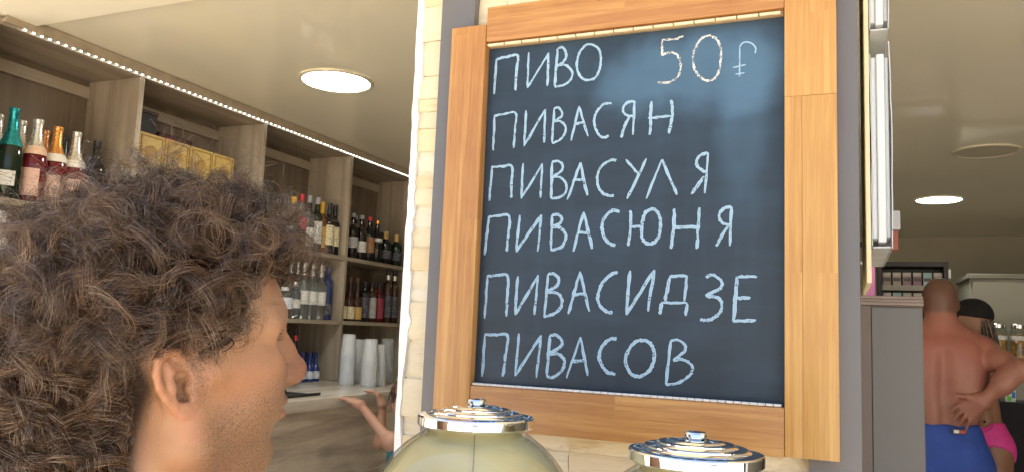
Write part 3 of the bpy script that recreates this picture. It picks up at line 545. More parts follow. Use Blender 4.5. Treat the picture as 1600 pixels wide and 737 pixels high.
bottle('liqueur_bottle', 'milky white liqueur bottle at the left picture edge below sparkling wine', A, 1.84, S2, 'spirit', 0.33, 0.045, 'milk', 'white', WHITE)
# bay three, upper shelf
bottle('liquor_bottle', 'small bottle with yellow cap behind the curls on the upper shelf', A, 3.43, S1, 'spirit', 0.28, 0.036, 'clear', 'yellow', WHITE)
bottle('liquor_bottle', 'bottle with red cap and red label on the upper shelf', A, 3.498, S1, 'spirit', 0.305, 0.034, 'clear', 'red', REDL, (0.36, 0.58))
bottle('liquor_bottle', 'clear bottle with grey cap over a black neck band', A, 3.566, S1, 'spirit', 0.31, 0.034, 'clear', 'grey', WHITE, (0.1, 0.42), cap2='black')
bottle('liquor_bottle', 'tall bottle with long white label left of the yellow cap', A, 3.640, S1, 'spirit', 0.312, 0.035, 'green', 'grey', WHITE, (0.16, 0.56), 2.2)
bottle('liquor_bottle', 'amber spirit with yellow cap and gold label', A - 0.015, 3.705, S1, 'spirit', 0.298, 0.034, 'amber', 'yellow', GOLDL, (0.12, 0.52), cap2='yellow')
bottle('liquor_bottle', 'black capped bottle with cream label, left one of the pair by the divider', A + 0.01, 3.742, S1, 'spirit', 0.298, 0.033, 'black', 'black', CREAM, (0.18, 0.56), 2.3, cap2='black')
bottle('liquor_bottle', 'black capped bottle with cream label, right one touching the divider', A + 0.005, 3.803, S1, 'spirit', 0.292, 0.033, 'black', 'black', CREAM, (0.18, 0.56), 2.3, cap2='black')
# bay four, upper shelf
bottle('wine_bottle', 'dark wine bottle half hidden behind the right hand divider', A - 0.03, 3.925, S1, 'wine', 0.285, 0.036, 'black', 'red', GREYL, (0.2, 0.4))
bottle('wine_bottle', 'dark wine bottle with grey cap and whitish label, next to the hidden one', A, 4.00, S1, 'wine', 0.275, 0.036, 'black', 'grey', GREYL, (0.24, 0.48))
bottle('wine_bottle', 'dark wine bottle with white label left of the red capped one', A, 4.092, S1, 'wine', 0.275, 0.036, 'black', 'grey', WHITE, (0.18, 0.42))
bottle('wine_bottle', 'grey capped bottle in the second row behind the white label wine', Bk, 4.18, S1, 'wine', 0.29, 0.035, 'black', 'grey', None)
bottle('wine_bottle', 'dark bottle with red cap and brown label on the upper shelf', A, 4.182, S1, 'wine', 0.278, 0.036, 'black', 'red', BROWNL, (0.2, 0.55))
bottle('wine_bottle', 'dark bottle with orange cap and pale neck band', A, 4.270, S1, 'wine', 0.268, 0.036, 'black', 'orange', WHITE, (0.50, 0.58))
bottle('brandy_bottle', 'short black brandy bottle with gold cap near the pillar', A, 4.378, S1, 'spirit', 0.215, 0.040, 'black', 'goldcap', DARKL, cap2='goldcap')
bottle('brandy_bottle', 'greenish bottle with gold cap, last before the pillar', A, 4.510, S1, 'spirit', 0.21, 0.040, 'green', 'goldcap', DARKL, cap2='goldcap')
for y, lb in ((4.46, 'black gift carton behind the short gold capped brandy bottles'),):
    e = empty('gift_carton', (-2.90, y, S1 + 0.0008), 0, lb, 'carton'); box('carton_body', -2.955, -2.855, y - 0.09, y + 0.05, S1 + 0.0008, S1 + 0.22, plain('black_card', (0.018, 0.015, 0.014), 0.5), e, bev=0.002)
    box('carton_flap', -2.957, -2.853, y - 0.092, y + 0.052, S1 + 0.2205, S1 + 0.224, plain('black_card', (0.018, 0.015, 0.014), 0.5), e)
# middle shelf, bay three
V = 'clear vodka bottles on the middle shelf'
bottle('vodka_bottle', 'squat clear bottle with wide blue and white label next to the nose', A, 3.410, S2, 'flask', 0.165, 0.047, 'clear', 'white', BLUEL, (0.30, 0.66), group=V)
bottle('vodka_bottle', 'small clear bottle with silver cap and pale label, second on the middle shelf', A, 3.495, S2, 'flask', 0.20, 0.033, 'clear', 'silver', WHITE, (0.28, 0.52), group=V)
for k, y in enumerate((3.565, 3.640, 3.720)):
    bottle('vodka_bottle', ['clear vodka bottle with slanted white label, leftmost of three alike', 'clear vodka bottle with slanted white label, middle of three alike', 'clear vodka bottle with slanted white label, right of three alike beside the blue bottle'][k], A, y, S2, 'spirit', 0.312, 0.033, 'clear', 'silver', WHITE, (0.26, 0.50), 2.4, group=V, cap2='silver')
for k, y in enumerate((3.60, 3.66, 3.735)):
    bottle('vodka_bottle', ['silver capped clear bottle in the back row, leftmost', 'silver capped clear bottle in the back row, middle', 'silver capped clear bottle in the back row, rightmost'][k], Bk - 0.01, y, S2, 'spirit', 0.325, 0.033, 'clear', 'silver', None, group=V, cap2='silver')
bottle('vodka_bottle', 'dark blue glass bottle at the end of the clear vodka row', A, 3.785, S2, 'tall', 0.305, 0.033, 'blue', 'navy', DARKL, (0.1, 0.3), group=V)
# middle shelf, bay four
for k, y in enumerate((3.935, 4.012, 4.088)):
    bottle('cognac_bottle', ['brown long necked bottle with gold label, nearest the divider', 'brown long necked bottle with gold label, middle of three', 'brown long necked bottle with gold label, rightmost of three'][k], A, y, S2, 'longneck', 0.262, 0.036, 'brown', 'brown', CREAM if k < 2 else GOLDL, (0.05, 0.33), 2.0)
for k, (y, g_, lb, tx) in enumerate(((4.172, 'black', DARKL, 'dark liqueur bottle with dark label right of the gold labels'), (4.250, 'brown', GREYL, 'dark liqueur bottle with dull grey label'), (4.335, 'red', WINEL, 'liqueur bottle with wine red label left of the tall pair'))):
    bottle('liqueur_bottle', tx, A, y, S2, 'tall', 0.245, 0.033, g_, 'black', lb, (0.1, 0.62), 2.2)
for k, y in enumerate((4.435, 4.515)):
    bottle('liqueur_bottle', ['tall thin dark bottle with silver neck ring, left of the last pair', 'tall thin dark bottle with silver neck ring, right one by the pillar'][k], A, y, S2, 'tall', 0.345, 0.030, 'brown', 'black', DARKL, (0.1, 0.5), cap2='silver')
# counter level, bay three
for k, y in enumerate((3.45, 3.53)):
    bottle('cola_bottle', ['dark bottle with red neck in front of the nose, left of two', 'dark bottle with red neck near the blue bottles, right of two'][k], A, y, S0, 'longneck', 0.285, 0.036, 'black', 'black', DARKL, (0.08, 0.3), cap2='red')
for k, (x, y) in enumerate(((A, 3.60), (A + 0.01, 3.655), (A + 0.01, 3.71), (Bk + 0.03, 3.68), (Bk + 0.03, 3.74), (Bk + 0.03, 3.80))):
    bottle('mixer_bottle', ['blue mixer bottle in the front row, nearest the red necked bottles', 'blue mixer bottle in the middle of the front row', 'blue mixer bottle in the front row, nearest the cups', 'blue mixer bottle at the left of the back row', 'blue mixer bottle in the middle of the back row', 'blue mixer bottle at the back right against the divider'][k], x, y, S0, 'longneck', 0.158, 0.024, 'bright_blue', 'navy', BLUEL, (0.1, 0.36), group='small blue mixer bottles')

# ---------------------------------------------------------------- upturned cup stacks
m = mat('translucent_cup', (0.84, 0.87, 0.88), 0.16, var=0.02, alpha=0.34, coat=1.0); M['cup'] = m
m2 = mat('clear_cup', (0.55, 0.57, 0.57), 0.12, var=0.02, alpha=0.18, coat=0.6); M['cup_clear'] = m2
cup_me = {}
for key in ('cup', 'cup_clear'):
    me = lathe_mesh('cup', [(0.0445, 0.0), (0.0455, 0.002), (0.0455, 0.006), (0.0435, 0.0075), (0.0345, 0.112), (0.0335, 0.1145), (0.0, 0.1145), (0, 0.1125), (0.0325, 0.1125), (0.0420, 0.0075), (0.0425, 0.0)], 28, cap=False)
    me.materials.append(M[key]); cup_me[key] = me
for x, y, n_, key, lb in ((-2.465, 3.605, 17, 'cup', 'tallest stack of upturned plastic cups, at the left of the cups'), (-2.545, 3.815, 14, 'cup', 'short stack of upturned cups between the two tall stacks'), (-2.325, 3.603, 15, 'cup', 'wide milky stack of upturned cups in the front row'), (-2.342, 3.714, 12, 'cup', 'stack of upturned cups at the right of the front row'), (-2.415, 3.915, 15, 'cup_clear', 'clear smoky stack of cups at the back right by the pillar')):
    e = empty('cup_stack', (x, y, 1.1702), 0, lb, 'cup stack', 'upturned plastic cups on the worktop')
    for k in range(n_): o = link('cup', cup_me[key], None, e); o.location = (rnd.uniform(-0.0006, 0.0006), rnd.uniform(-0.0006, 0.0006), k * 0.0098)

# ---------------------------------------------------------------- boxes on top shelf
GB = wood('gold_box_wood', (0.44, 0.31, 0.10), (0.28, 0.175, 0.05), 'y', 22, 2.5, 0.5, fine=0.2); GD = plain('gold_box_relief', (0.30, 0.18, 0.04), 0.6)
for k in range(4):
    y0 = 2.352 + k * 0.140; y1 = y0 + 0.136
    e = empty('gift_box', (-2.77, (y0 + y1) / 2, 2.0985), 0, ['golden wooden gift box nearest the light divider, first of four', 'golden wooden gift box, second from the light divider', 'golden wooden gift box, third from the light divider', 'golden wooden gift box, last of four in the row'][k], 'gift box', 'golden gift boxes on the shelf')
    box('box_body', -2.83, -2.712, y0, y1, 2.0985, 2.262, GB, e, bev=0.002)
    for a in ((y0 + 0.010, y0 + 0.016, 2.112, 2.248), (y1 - 0.016, y1 - 0.010, 2.112, 2.248)): box('moulding', -2.7118, -2.708, a[0], a[1], a[2], a[3], GD, e)
    for a in ((2.108, 2.1118), (2.2482, 2.252)): box('moulding', -2.7118, -2.708, y0 + 0.010, y1 - 0.010, a[0], a[1], GD, e)
    me = lathe_mesh('rosette', [(0.030, 0), (0.032, 0.003), (0.026, 0.003), (0.024, 0.0012), (0.014, 0.0012), (0.012, 0.0035), (0, 0.0035)], 24)
    o = link('rosette', me, GD, e); o.rotation_euler = (0, R(90), 0); o.location = (-2.7118 + 2.77, 0, 2.18 - 2.0985)
e = empty('gift_carton', (-2.92, 2.46, 2.0985), 0, 'black brown carton standing behind the golden boxes', 'carton')
box('carton_body', -2.965, -2.85, 2.36, 2.56, 2.0985, 2.385, plain('black_card', (0.018, 0.015, 0.014), 0.5), e, bev=0.002); box('carton_lid', -2.967, -2.848, 2.358, 2.562, 2.3855, 2.400, plain('brown_card', (0.05, 0.025, 0.018), 0.5), e, bev=0.001)
e = empty('gift_bag', (-2.90, 2.70, 2.0985), 0, 'dark paper gift bag with rope handle behind the golden boxes', 'bag')
box('bag_body', -2.945, -2.875, 2.60, 2.80, 2.0985, 2.33, plain('maroon_paper', (0.06, 0.02, 0.02), 0.6), e, bev=0.003)
box('bag_print', -2.8748, -2.8735, 2.63, 2.69, 2.25, 2.31, plain('red_print', (0.4, 0.03, 0.04), 0.5), e)
pts = [(0.025, -0.035 + 0.0, 0.2315)] + [(0.025, -0.035 * math.cos(t), 0.2315 + 0.055 * math.sin(t) + 0.02) for t in [math.pi * q / 10 for q in range(11)]] + [(0.025, 0.035, 0.2315)]
link('rope_handle', tube_mesh('rope_handle', pts, 0.0022, 6), plain('rope', (0.28, 0.22, 0.15), 0.8), e)

# ---------------------------------------------------------------- ceiling lights
M['lamp_on'] = mat('lit_diffuser', (0.9, 0.9, 0.88), 0.5, emit=(1.0, 0.97, 0.90), estr=16.0)
M['lamp_off'] = mat('unlit_diffuser', (0.50, 0.45, 0.34), 0.4, var=0.04)
M['lamp_ring'] = mat('lamp_ring', (0.62, 0.56, 0.42), 0.35)
def ceiling_lamp(x, y, lit, label, r=0.142):
    e = empty('ceiling_lamp', (x, y, CEIL), 0, label, 'ceiling lamp', 'round ceiling lamps')
    link('ring', lathe_mesh('ring', [(r + 0.018, -0.0005), (r + 0.016, -0.006), (r + 0.004, -0.009), (r, -0.007), (r - 0.001, -0.0005)], 48, cap=False), M['lamp_ring'], e)
    link('diffuser', lathe_mesh('diffuser', [(r - 0.0005, -0.002), (r - 0.004, -0.0065), (0, -0.0075)], 48, cap=False), M['lamp_on'] if lit else M['lamp_off'], e)
ceiling_lamp(-2.01, 2.72, True, 'lit round ceiling lamp over the bar left of the pillar')
ceiling_lamp(0.61, 6.21, True, 'lit round ceiling lamp deep in the right hand room')
ceiling_lamp(0.687, 4.69, False, 'unlit round ceiling lamp above the bare backed man')
# ---------------------------------------------------------------- drink dispensers before the pillar
tb = empty('serving_table', (-0.27, 0.80, 0), 0, 'small wooden serving table carrying the drink dispensers', 'table')
box('tabletop', -0.53, 0.10, 0.69, 1.00, 0.92, 0.95, M['pine_h'], tb, bev=0.003)
for x in (-0.51, 0.03):
    for y in (0.71, 0.93): box('leg', x, x + 0.04, y, y + 0.04, 0.0, 0.9195, M['pine_v'], tb, bev=0.002)
co = empty('coaster', (-0.39, 0.83, 0.9505), 0, 'round wooden coaster under the left drink dispenser', 'coaster')
link('coaster_disc', lathe_mesh('coaster_disc', [(0, 0), (0.095, 0), (0.098, 0.003), (0.098, 0.010), (0.095, 0.0125), (0, 0.0125)], 40), M['pine_h'], co)
M['globe'] = thin_glass('globe_glass', (0.95, 0.96, 0.90))
M['drink'] = mat('cloudy_lemonade', (0.62, 0.55, 0.325), 0.25, var=0.06, scale=7, trans=0.0)
def dispenser(x, y, z, label):
    """z = height of the lid's lower rim; the globe's centre lies 0.118 below."""
    e = empty('drink_dispenser', (x, y, z - 0.431), 0, label, 'drink dispenser', 'globe drink dispensers')
    zc = 0.431 - 0.118; Rg = 0.122
    prof = [(Rg * math.sin(R(a)), zc - Rg * math.cos(R(a))) for a in range(35, 154, 7)]
    prof += [(0.0545, zc + 0.1105), (0.0555, zc + 0.1135), (0.0555, 0.431 + 0.004)]
    inner = [(max(r - 0.0035, 0.0), zz) for r, zz in reversed(prof)]
    link('globe', lathe_mesh('globe', prof, 64, 60, cap=False), M['globe'], e)
    drink = [(0, zc - 0.0975)] + [((Rg - 0.0042) * math.sin(R(a)), zc - (Rg - 0.0042) * math.cos(R(a))) for a in range(38, 154, 5)] + [(0.051, zc + 0.1125), (0.0, zc + 0.1130)]
    link('drink', lathe_mesh('drink', drink, 64, 60), M['drink'], e)
    base = [(0.0, 0.0), (0.088, 0.0), (0.090, 0.004), (0.090, 0.045), (0.080, 0.052), (0.076, 0.16), (0.084, 0.185), (0.086, 0.205), (0.073, 0.2125), (0, 0.2125)]
    link('base', lathe_mesh('base', base, 48, 40), M['steel'], e)
    t = link('tap', tube_mesh('tap', [(0, -0.07, 0.12), (0, -0.115, 0.12), (0, -0.13, 0.112), (0, -0.132, 0.09)], 0.009, 10), M['chrome'], e)
    link('tap_lever', tube_mesh('tap_lever', [(0, -0.115, 0.125), (0, -0.118, 0.16)], 0.005, 8), M['dark'], t)
    L = 0.431                                       # stepped chrome lid
    lp = [(0.0600, L - 0.004), (0.0648, L - 0.004), (0.0660, L - 0.0025), (0.0662, L + 0.0062), (0.0650, L + 0.0078)]
    for rr_, hh in ((0.0500, 0.0110), (0.0375, 0.0146), (0.0250, 0.0182)):
        lp += [(rr_ + 0.0125, L + hh - 0.0026), (rr_ + 0.0040, L + hh - 0.0021), (rr_ + 0.0015, L + hh - 0.0005), (rr_, L + hh)]
    lp += [(0.0150, L + 0.0186), (0.0115, L + 0.0198), (0, L + 0.0200)]
    lid = link('lid', lathe_mesh('lid', lp, 72, 28, cap=False), M['chrome'], e)
    kn = [(0.0085, L + 0.0188), (0.0085, L + 0.0204), (0.0108, L + 0.0212), (0.0114, L + 0.0240), (0.0102, L + 0.0258), (0, L + 0.0264)]
    link('knob', lathe_mesh('knob', kn, 32, 35, cap=False), M['chrome'], lid)
    o = link('rim_catch', lathe_mesh('rim_catch', [(0, 0), (0.0042, 0), (0.0046, 0.001), (0.004, 0.0028), (0, 0.0032)], 16), M['chrome'], lid)
    d = Vector((0.42, -0.91, 0)).normalized(); o.rotation_euler = (R(90), 0, math.atan2(d.y, d.x) + R(90)); o.location = (d.x * 0.0655, d.y * 0.0655, L + 0.0008)
    sm = [Vector((d.x * rr_, d.y * rr_, zz)) for rr_, zz in prof if zz > zc - 0.05]
    link('seam', tube_mesh('seam', [v * 1.0 + Vector((d.x, d.y, 0)) * 0.0003 for v in sm], 0.0007, 6), plain('seam_line', (0.25, 0.24, 0.18), 0.5), e)
    return e
dispenser(-0.3895, 0.83, 1.394, 'globe drink dispenser with stepped chrome lid, nearer the curly haired man')
dispenser(-0.1385, 0.81, 1.381, 'globe drink dispenser with stepped chrome lid, under the lower right of the chalkboard')

# ---------------------------------------------------------------- right hand opening
cbn = empty('grey_cabinet', (0.10, 2.2, 0), 0, 'narrow tall grey cabinet with laminated top right of the pillar', 'cabinet')
GP = mat('grey_panel', (0.145, 0.147, 0.147), 0.45, var=0.05, scale=5); GFm = mat('brown_edge_frame', (0.16, 0.13, 0.115), 0.5, var=0.08, scale=12); LT = wood('laminated_top', (0.33, 0.27, 0.24), (0.19, 0.145, 0.125), 'x', 20, 3, 0.45, fine=0.2)
box('carcass', 0.030, 0.1595, 2.006, 2.42, 0.012, 1.590, GFm, cbn)
box('front_panel', 0.054, 0.1575, 2.0, 2.0055, 0.02, 1.586, GP, cbn, bev=0.001)
box('edge_frame', 0.0285, 0.0525, 1.9985, 2.0055, 0.012, 1.5895, GFm, cbn, bev=0.001)
for k in range(3): box('top_layer', 0.026 + 0.001 * k, 0.1615 - 0.0006 * k, 1.995 + 0.001 * k, 2.43, 1.5905 + k * 0.0072, 1.5972 + k * 0.0072, LT, cbn, bev=0.0008)
SL = mat('sleeve_plastic', (0.70, 0.74, 0.76), 0.18, var=0.02, alpha=0.75); PP = mat('white_paper', (0.70, 0.735, 0.755), 0.7, var=0.02)
bk = empty('backing_board', (0.033, 1.52, 1.5), 0, 'narrow cream backing board on the pillar edge behind the plastic pockets', 'board')
box('board', 0.0305, 0.0375, 1.352, 1.69, 1.595, 2.50, mat('cream_board', (0.78, 0.70, 0.46), 0.5, var=0.05), bk, bev=0.001)
def pocket(z0, z1, label, seed):
    r = random.Random(seed); e = empty('menu_pocket', (0.055, 1.52, z0), 0, label, 'menu pocket', 'plastic menu pockets on the pillar')
    def sheet(name, x, th, y0, y1, za, zb, bow, mt):
        bm = bmesh.new(); n_ = 14; rings = []
        for k in range(n_ + 1):
            v = k / n_; zz = za + (zb - za) * v; off = bow * math.sin(v * math.pi) + r.uniform(-1, 1) * 0.0006
            rings.append([bm.verts.new((x + off + dx - 0.055, yy - 1.52, zz - z0)) for dx, yy in ((0, y0), (th, y0), (th, y1), (0, y1))])
        for a, b in zip(rings, rings[1:]):
            for k in range(4): bm.faces.new((a[k], a[(k + 1) % 4], b[(k + 1) % 4], b[k]))
        bm.faces.new(rings[0]); bm.faces.new(rings[-1]); bmesh.ops.recalc_face_normals(bm, faces=list(bm.faces))
        return link(name, to_mesh(bm, name, 40), mt, e)
    sheet('pocket_back', 0.0390, 0.0014, 1.356, 1.685, z0 + 0.004, z1 - 0.006, 0.0005, SL)
    for xa, xb, ya in ((0.0406, 0.0482, 1.364), (0.0483, 0.0602, 1.358), (0.0603, 0.0662, 1.366)): box('paper_fold', xa, xb, ya, 1.67, z0 + 0.010 + (ya - 1.358), z1 - 0.006 - (ya - 1.358) * 0.5, PP, e, bev=0.0024, seg=3)
    sheet('pocket_front', 0.0665, 0.0014, 1.352, 1.685, z0, z1 + 0.012, 0.0022, SL)
    box('pocket_floor', 0.0405, 0.0660, 1.358, 1.684, z0 + 0.0005, z0 + 0.003, SL, e)
pocket(1.650, 1.972, 'tall clear plastic menu pocket with white sheets at the pillar edge', 4)
pocket(2.005, 2.330, 'upper plastic menu pocket cut by the top of the picture', 9)
pk = empty('pink_banner', (0.06, 2.45, 1.2), 0, 'strip of pink banner hanging below the plastic pockets', 'banner')
box('banner_cloth', 0.046, 0.0765, 2.450, 2.4535, 1.15, 1.730, mat('pink_cloth', (0.72, 0.25, 0.52), 0.7, var=0.06), pk); box('banner_rod', 0.040, 0.080, 2.4545, 2.461, 1.725, 1.733, M['white_plastic'], pk)
dv = empty('small_fixture', (0.085, 1.76, 1.70), 0, 'small grey box fixture with red brown foot beside the plastic pocket', 'fixture')
box('housing', 0.072, 0.1025, 1.745, 1.79, 1.7305, 1.769, plain('pale_grey_plastic', (0.40, 0.41, 0.42), 0.4), dv, bev=0.003, seg=2); box('foot', 0.076, 0.0985, 1.750, 1.785, 1.690, 1.7303, plain('red_brown_plastic', (0.25, 0.07, 0.04), 0.5), dv, bev=0.004, seg=2)
box('arm', 0.025, 0.0765, 1.760, 1.772, 1.698, 1.708, M['dark'], dv)

bc = empty('back_counter', (1.0, 5.85, 0), 0, 'dark counter under the cigarette rack at the back', 'counter')
box('counter_body', 0.05, 1.9, 5.55, 6.20, 0.012, 0.90, M['oak_shade'], bc, bev=0.003); box('counter_slab', 0.03, 1.92, 5.52, 6.22, 0.901, 0.935, M['counter_top'], bc, bev=0.003)
rk = empty('cigarette_rack', (0.39, 5.7, 0.936), 0, 'black cigarette display rack behind the bare backed man', 'display rack')
BL = plain('rack_black', (0.018, 0.018, 0.02), 0.4); RS = plain('rack_rail', (0.34, 0.33, 0.30), 0.45)
box('side_panel', 0.190, 0.214, 5.58, 5.80, 0.937, 2.0, BL, rk); box('side_panel', 0.568, 0.590, 5.58, 5.80, 0.937, 2.0, BL, rk)
box('back_sheet', 0.2142, 0.5678, 5.785, 5.799, 0.937, 2.0, BL, rk); box('header', 0.188, 0.592, 5.575, 5.801, 2.0005, 2.030, BL, rk, bev=0.002)
box('hook_strip', 0.5925, 0.606, 5.58, 5.60, 1.93, 1.985, M['white_plastic'], rk)
PK = [plain('pack_' + str(i), c_, 0.35) for i, c_ in enumerate([(0.32, 0.25, 0.20), (0.38, 0.34, 0.25), (0.30, 0.20, 0.24), (0.28, 0.16, 0.22), (0.36, 0.52, 0.55), (0.30, 0.24, 0.25), (0.33, 0.33, 0.34)])]
PB = plain('pack_band', (0.10, 0.08, 0.08), 0.4)
pack_names = ['tan', 'beige', 'mauve', 'purple', 'pale blue', 'brown', 'grey']
for rw, zt in enumerate((1.882, 1.752, 1.622, 1.492)):
    box('rack_shelf', 0.2145, 0.5675, 5.600, 5.780, zt - 0.006, zt, BL, rk); box('price_rail', 0.2145, 0.5675, 5.592, 5.5995, zt - 0.032, zt + 0.002, RS, rk)
    if rw > 1: continue
    for k in range(6):
        i = (k + rw * 3) % 7; x = 0.245 + k * 0.0585
        e = empty('cigarette_pack', (x, 5.63, zt + 0.0005), 0, '%s cigarette pack, %s from the left in the %s row of the rack' % (pack_names[i], ['first', 'second', 'third', 'fourth', 'fifth', 'sixth'][k], ['top', 'second'][rw]), 'cigarette pack', 'packs in the cigarette rack')
        box('pack_body', x - 0.024, x + 0.024, 5.618, 5.64, zt + 0.0005, zt + 0.0605, PK[i], e, bev=0.001); box('pack_lid', x - 0.0241, x + 0.0241, 5.6179, 5.6401, zt + 0.0608, zt + 0.084, plain('pack_top', (0.5, 0.48, 0.45), 0.4) if i != 4 else PK[4], e, bev=0.001)
        box('warning_panel', x - 0.021, x + 0.021, 5.6168, 5.6177, zt + 0.028, zt + 0.050, PB, e)
fr = empty('pale_cupboard', (1.35, 6.6, 0), 0, 'tall pale grey green cupboard at the back right', 'cupboard')
FG = mat('cupboard_grey_green', (0.30, 0.295, 0.235), 0.5, var=0.04, scale=3)
box('carcass', 0.80, 1.95, 6.32, 6.95, 0.012, 1.985, FG, fr, bev=0.003); box('cornice', 0.785, 1.965, 6.295, 6.955, 1.9855, 2.018, mat('cupboard_trim', (0.20, 0.19, 0.15), 0.5), fr, bev=0.003)
for x0 in (0.815, 1.38): box('door', x0, x0 + 0.555, 6.300, 6.3195, 0.10, 1.965, FG, fr, bev=0.004)
for x0 in (1.34, 1.41): box('door_handle', x0, x0 + 0.012, 6.285, 6.2995, 1.0, 1.16, M['steel'], fr)
js = empty('jar_shelf', (1.2, 6.05, 1.42), 0, 'thin steel shelf carrying snack jars in front of the pale cupboard', 'shelf')
box('shelf_board', 0.84, 1.72, 5.93, 6.22, 1.400, 1.4185, M['steel'], js, bev=0.002)
for x in (0.9, 1.65): box('upright', x, x + 0.02, 6.20, 6.2195, 0.936, 1.3995, M['steel'], js)
JG = thin_glass('jar_glass', (0.95, 0.96, 0.95)); SN = mat('snack_pieces', (0.50, 0.27, 0.06), 0.6, var=0.75, scale=38, bump=0.004, bscale=40)
for k, (x, tx) in enumerate(((0.918, 'tall glass jar of brown snacks, left one beside the elbow'), (1.034, 'tall glass jar of golden snacks at the right picture edge'), (1.150, 'third snack jar beyond the right picture edge'))):
    e = empty('snack_jar', (x, 6.03, 1.4192), 0, tx, 'jar', 'snack jars on the steel shelf')
    pr_ = [(0.045, 0.0), (0.049, 0.004), (0.050, 0.20), (0.046, 0.212), (0.043, 0.216), (0.043, 0.226)]
    link('glass_body', lathe_mesh('glass_body', [(0, 0)] + pr_ + [(r - 0.003, zz) for r, zz in reversed(pr_[1:])] + [(0, 0.005)], 28, cap=False), JG, e)
    link('snacks', lathe_mesh('snacks', [(0, 0.006), (0.045, 0.006), (0.0455, 0.17), (0.03, 0.182), (0, 0.186)], 24), SN, e)
    link('lid', lathe_mesh('lid', [(0.0465, 0.222), (0.047, 0.224), (0.047, 0.246), (0.044, 0.249), (0, 0.249)], 28), M['steel'], e)
    link('label', lathe_mesh('label', [(0.0508, 0.145), (0.0512, 0.146), (0.0512, 0.172), (0.0508, 0.173)], 28, cap=False), plain('jar_label', (0.8, 0.8, 0.8), 0.5), e)
bs = empty('black_stand', (0.82, 4.75, 0), 0, 'black cloth covered stand beside the pink bikini', 'stand')
bm = bmesh.new(); rings = []
for zz, x0, x1 in ((0.015, 0.80, 1.02), (0.6, 0.79, 1.01), (0.9, 0.742, 1.0), (1.06, 0.712, 0.985), (1.18, 0.692, 0.97), (1.232, 0.690, 0.96), (1.238, 0.70, 0.95)):
    rings.append([bm.verts.new((x - 0.82, y - 4.75, zz)) for x, y in ((x0, 4.66), (x1, 4.67), (x1, 4.95), (x0, 4.93))])
for a, b in zip(rings, rings[1:]):
    for k in range(4): bm.faces.new((a[k], a[(k + 1) % 4], b[(k + 1) % 4], b[k]))
bm.faces.new(list(reversed(rings[0]))); bm.faces.new(rings[-1]); bmesh.ops.bevel(bm, geom=list(bm.edges), offset=0.008, segments=2, affect='EDGES')
link('cover', to_mesh(bm, 'cover', 50), mat('black_cloth', (0.012, 0.012, 0.013), 0.85, var=0.2, scale=60), bs)
link('hem', tube_mesh('hem', [(0.80 - 0.82, 4.66 - 4.75, 0.03), (1.02 - 0.82, 4.67 - 4.75, 0.03)], 0.008, 6), plain('rack_black', (0.018, 0.018, 0.02)), bs)
tc_ = empty('toy_carton', (0.755, 4.74, 1.2395), R(24), 'small white carton with green and blue print on the black stand', 'carton')
cc = [('carton_body', (-0.026, 0.026, -0.022, 0.022, 0.0, 0.062), plain('carton_white', (0.72, 0.74, 0.74))), ('green_print', (-0.020, 0.004, -0.0235, -0.0223, 0.006, 0.030), plain('print_green', (0.14, 0.55, 0.08))), ('blue_print', (0.006, 0.023, -0.0235, -0.0223, 0.020, 0.05), plain('print_blue', (0.05, 0.2, 0.55))), ('pink_print', (0.0262, 0.0275, -0.018, 0.016, 0.008, 0.03), plain('print_pink', (0.6, 0.08, 0.4)))]
for nm, a, mt in cc:
    bm = bmesh.new(); bmesh.ops.create_cube(bm, size=1.0, matrix=Matrix.Translation(((a[0] + a[1]) / 2, (a[2] + a[3]) / 2, (a[4] + a[5]) / 2)) @ Matrix.Diagonal((a[1] - a[0], a[3] - a[2], a[5] - a[4], 1)))
    link(nm, to_mesh(bm, nm), mt, tc_)
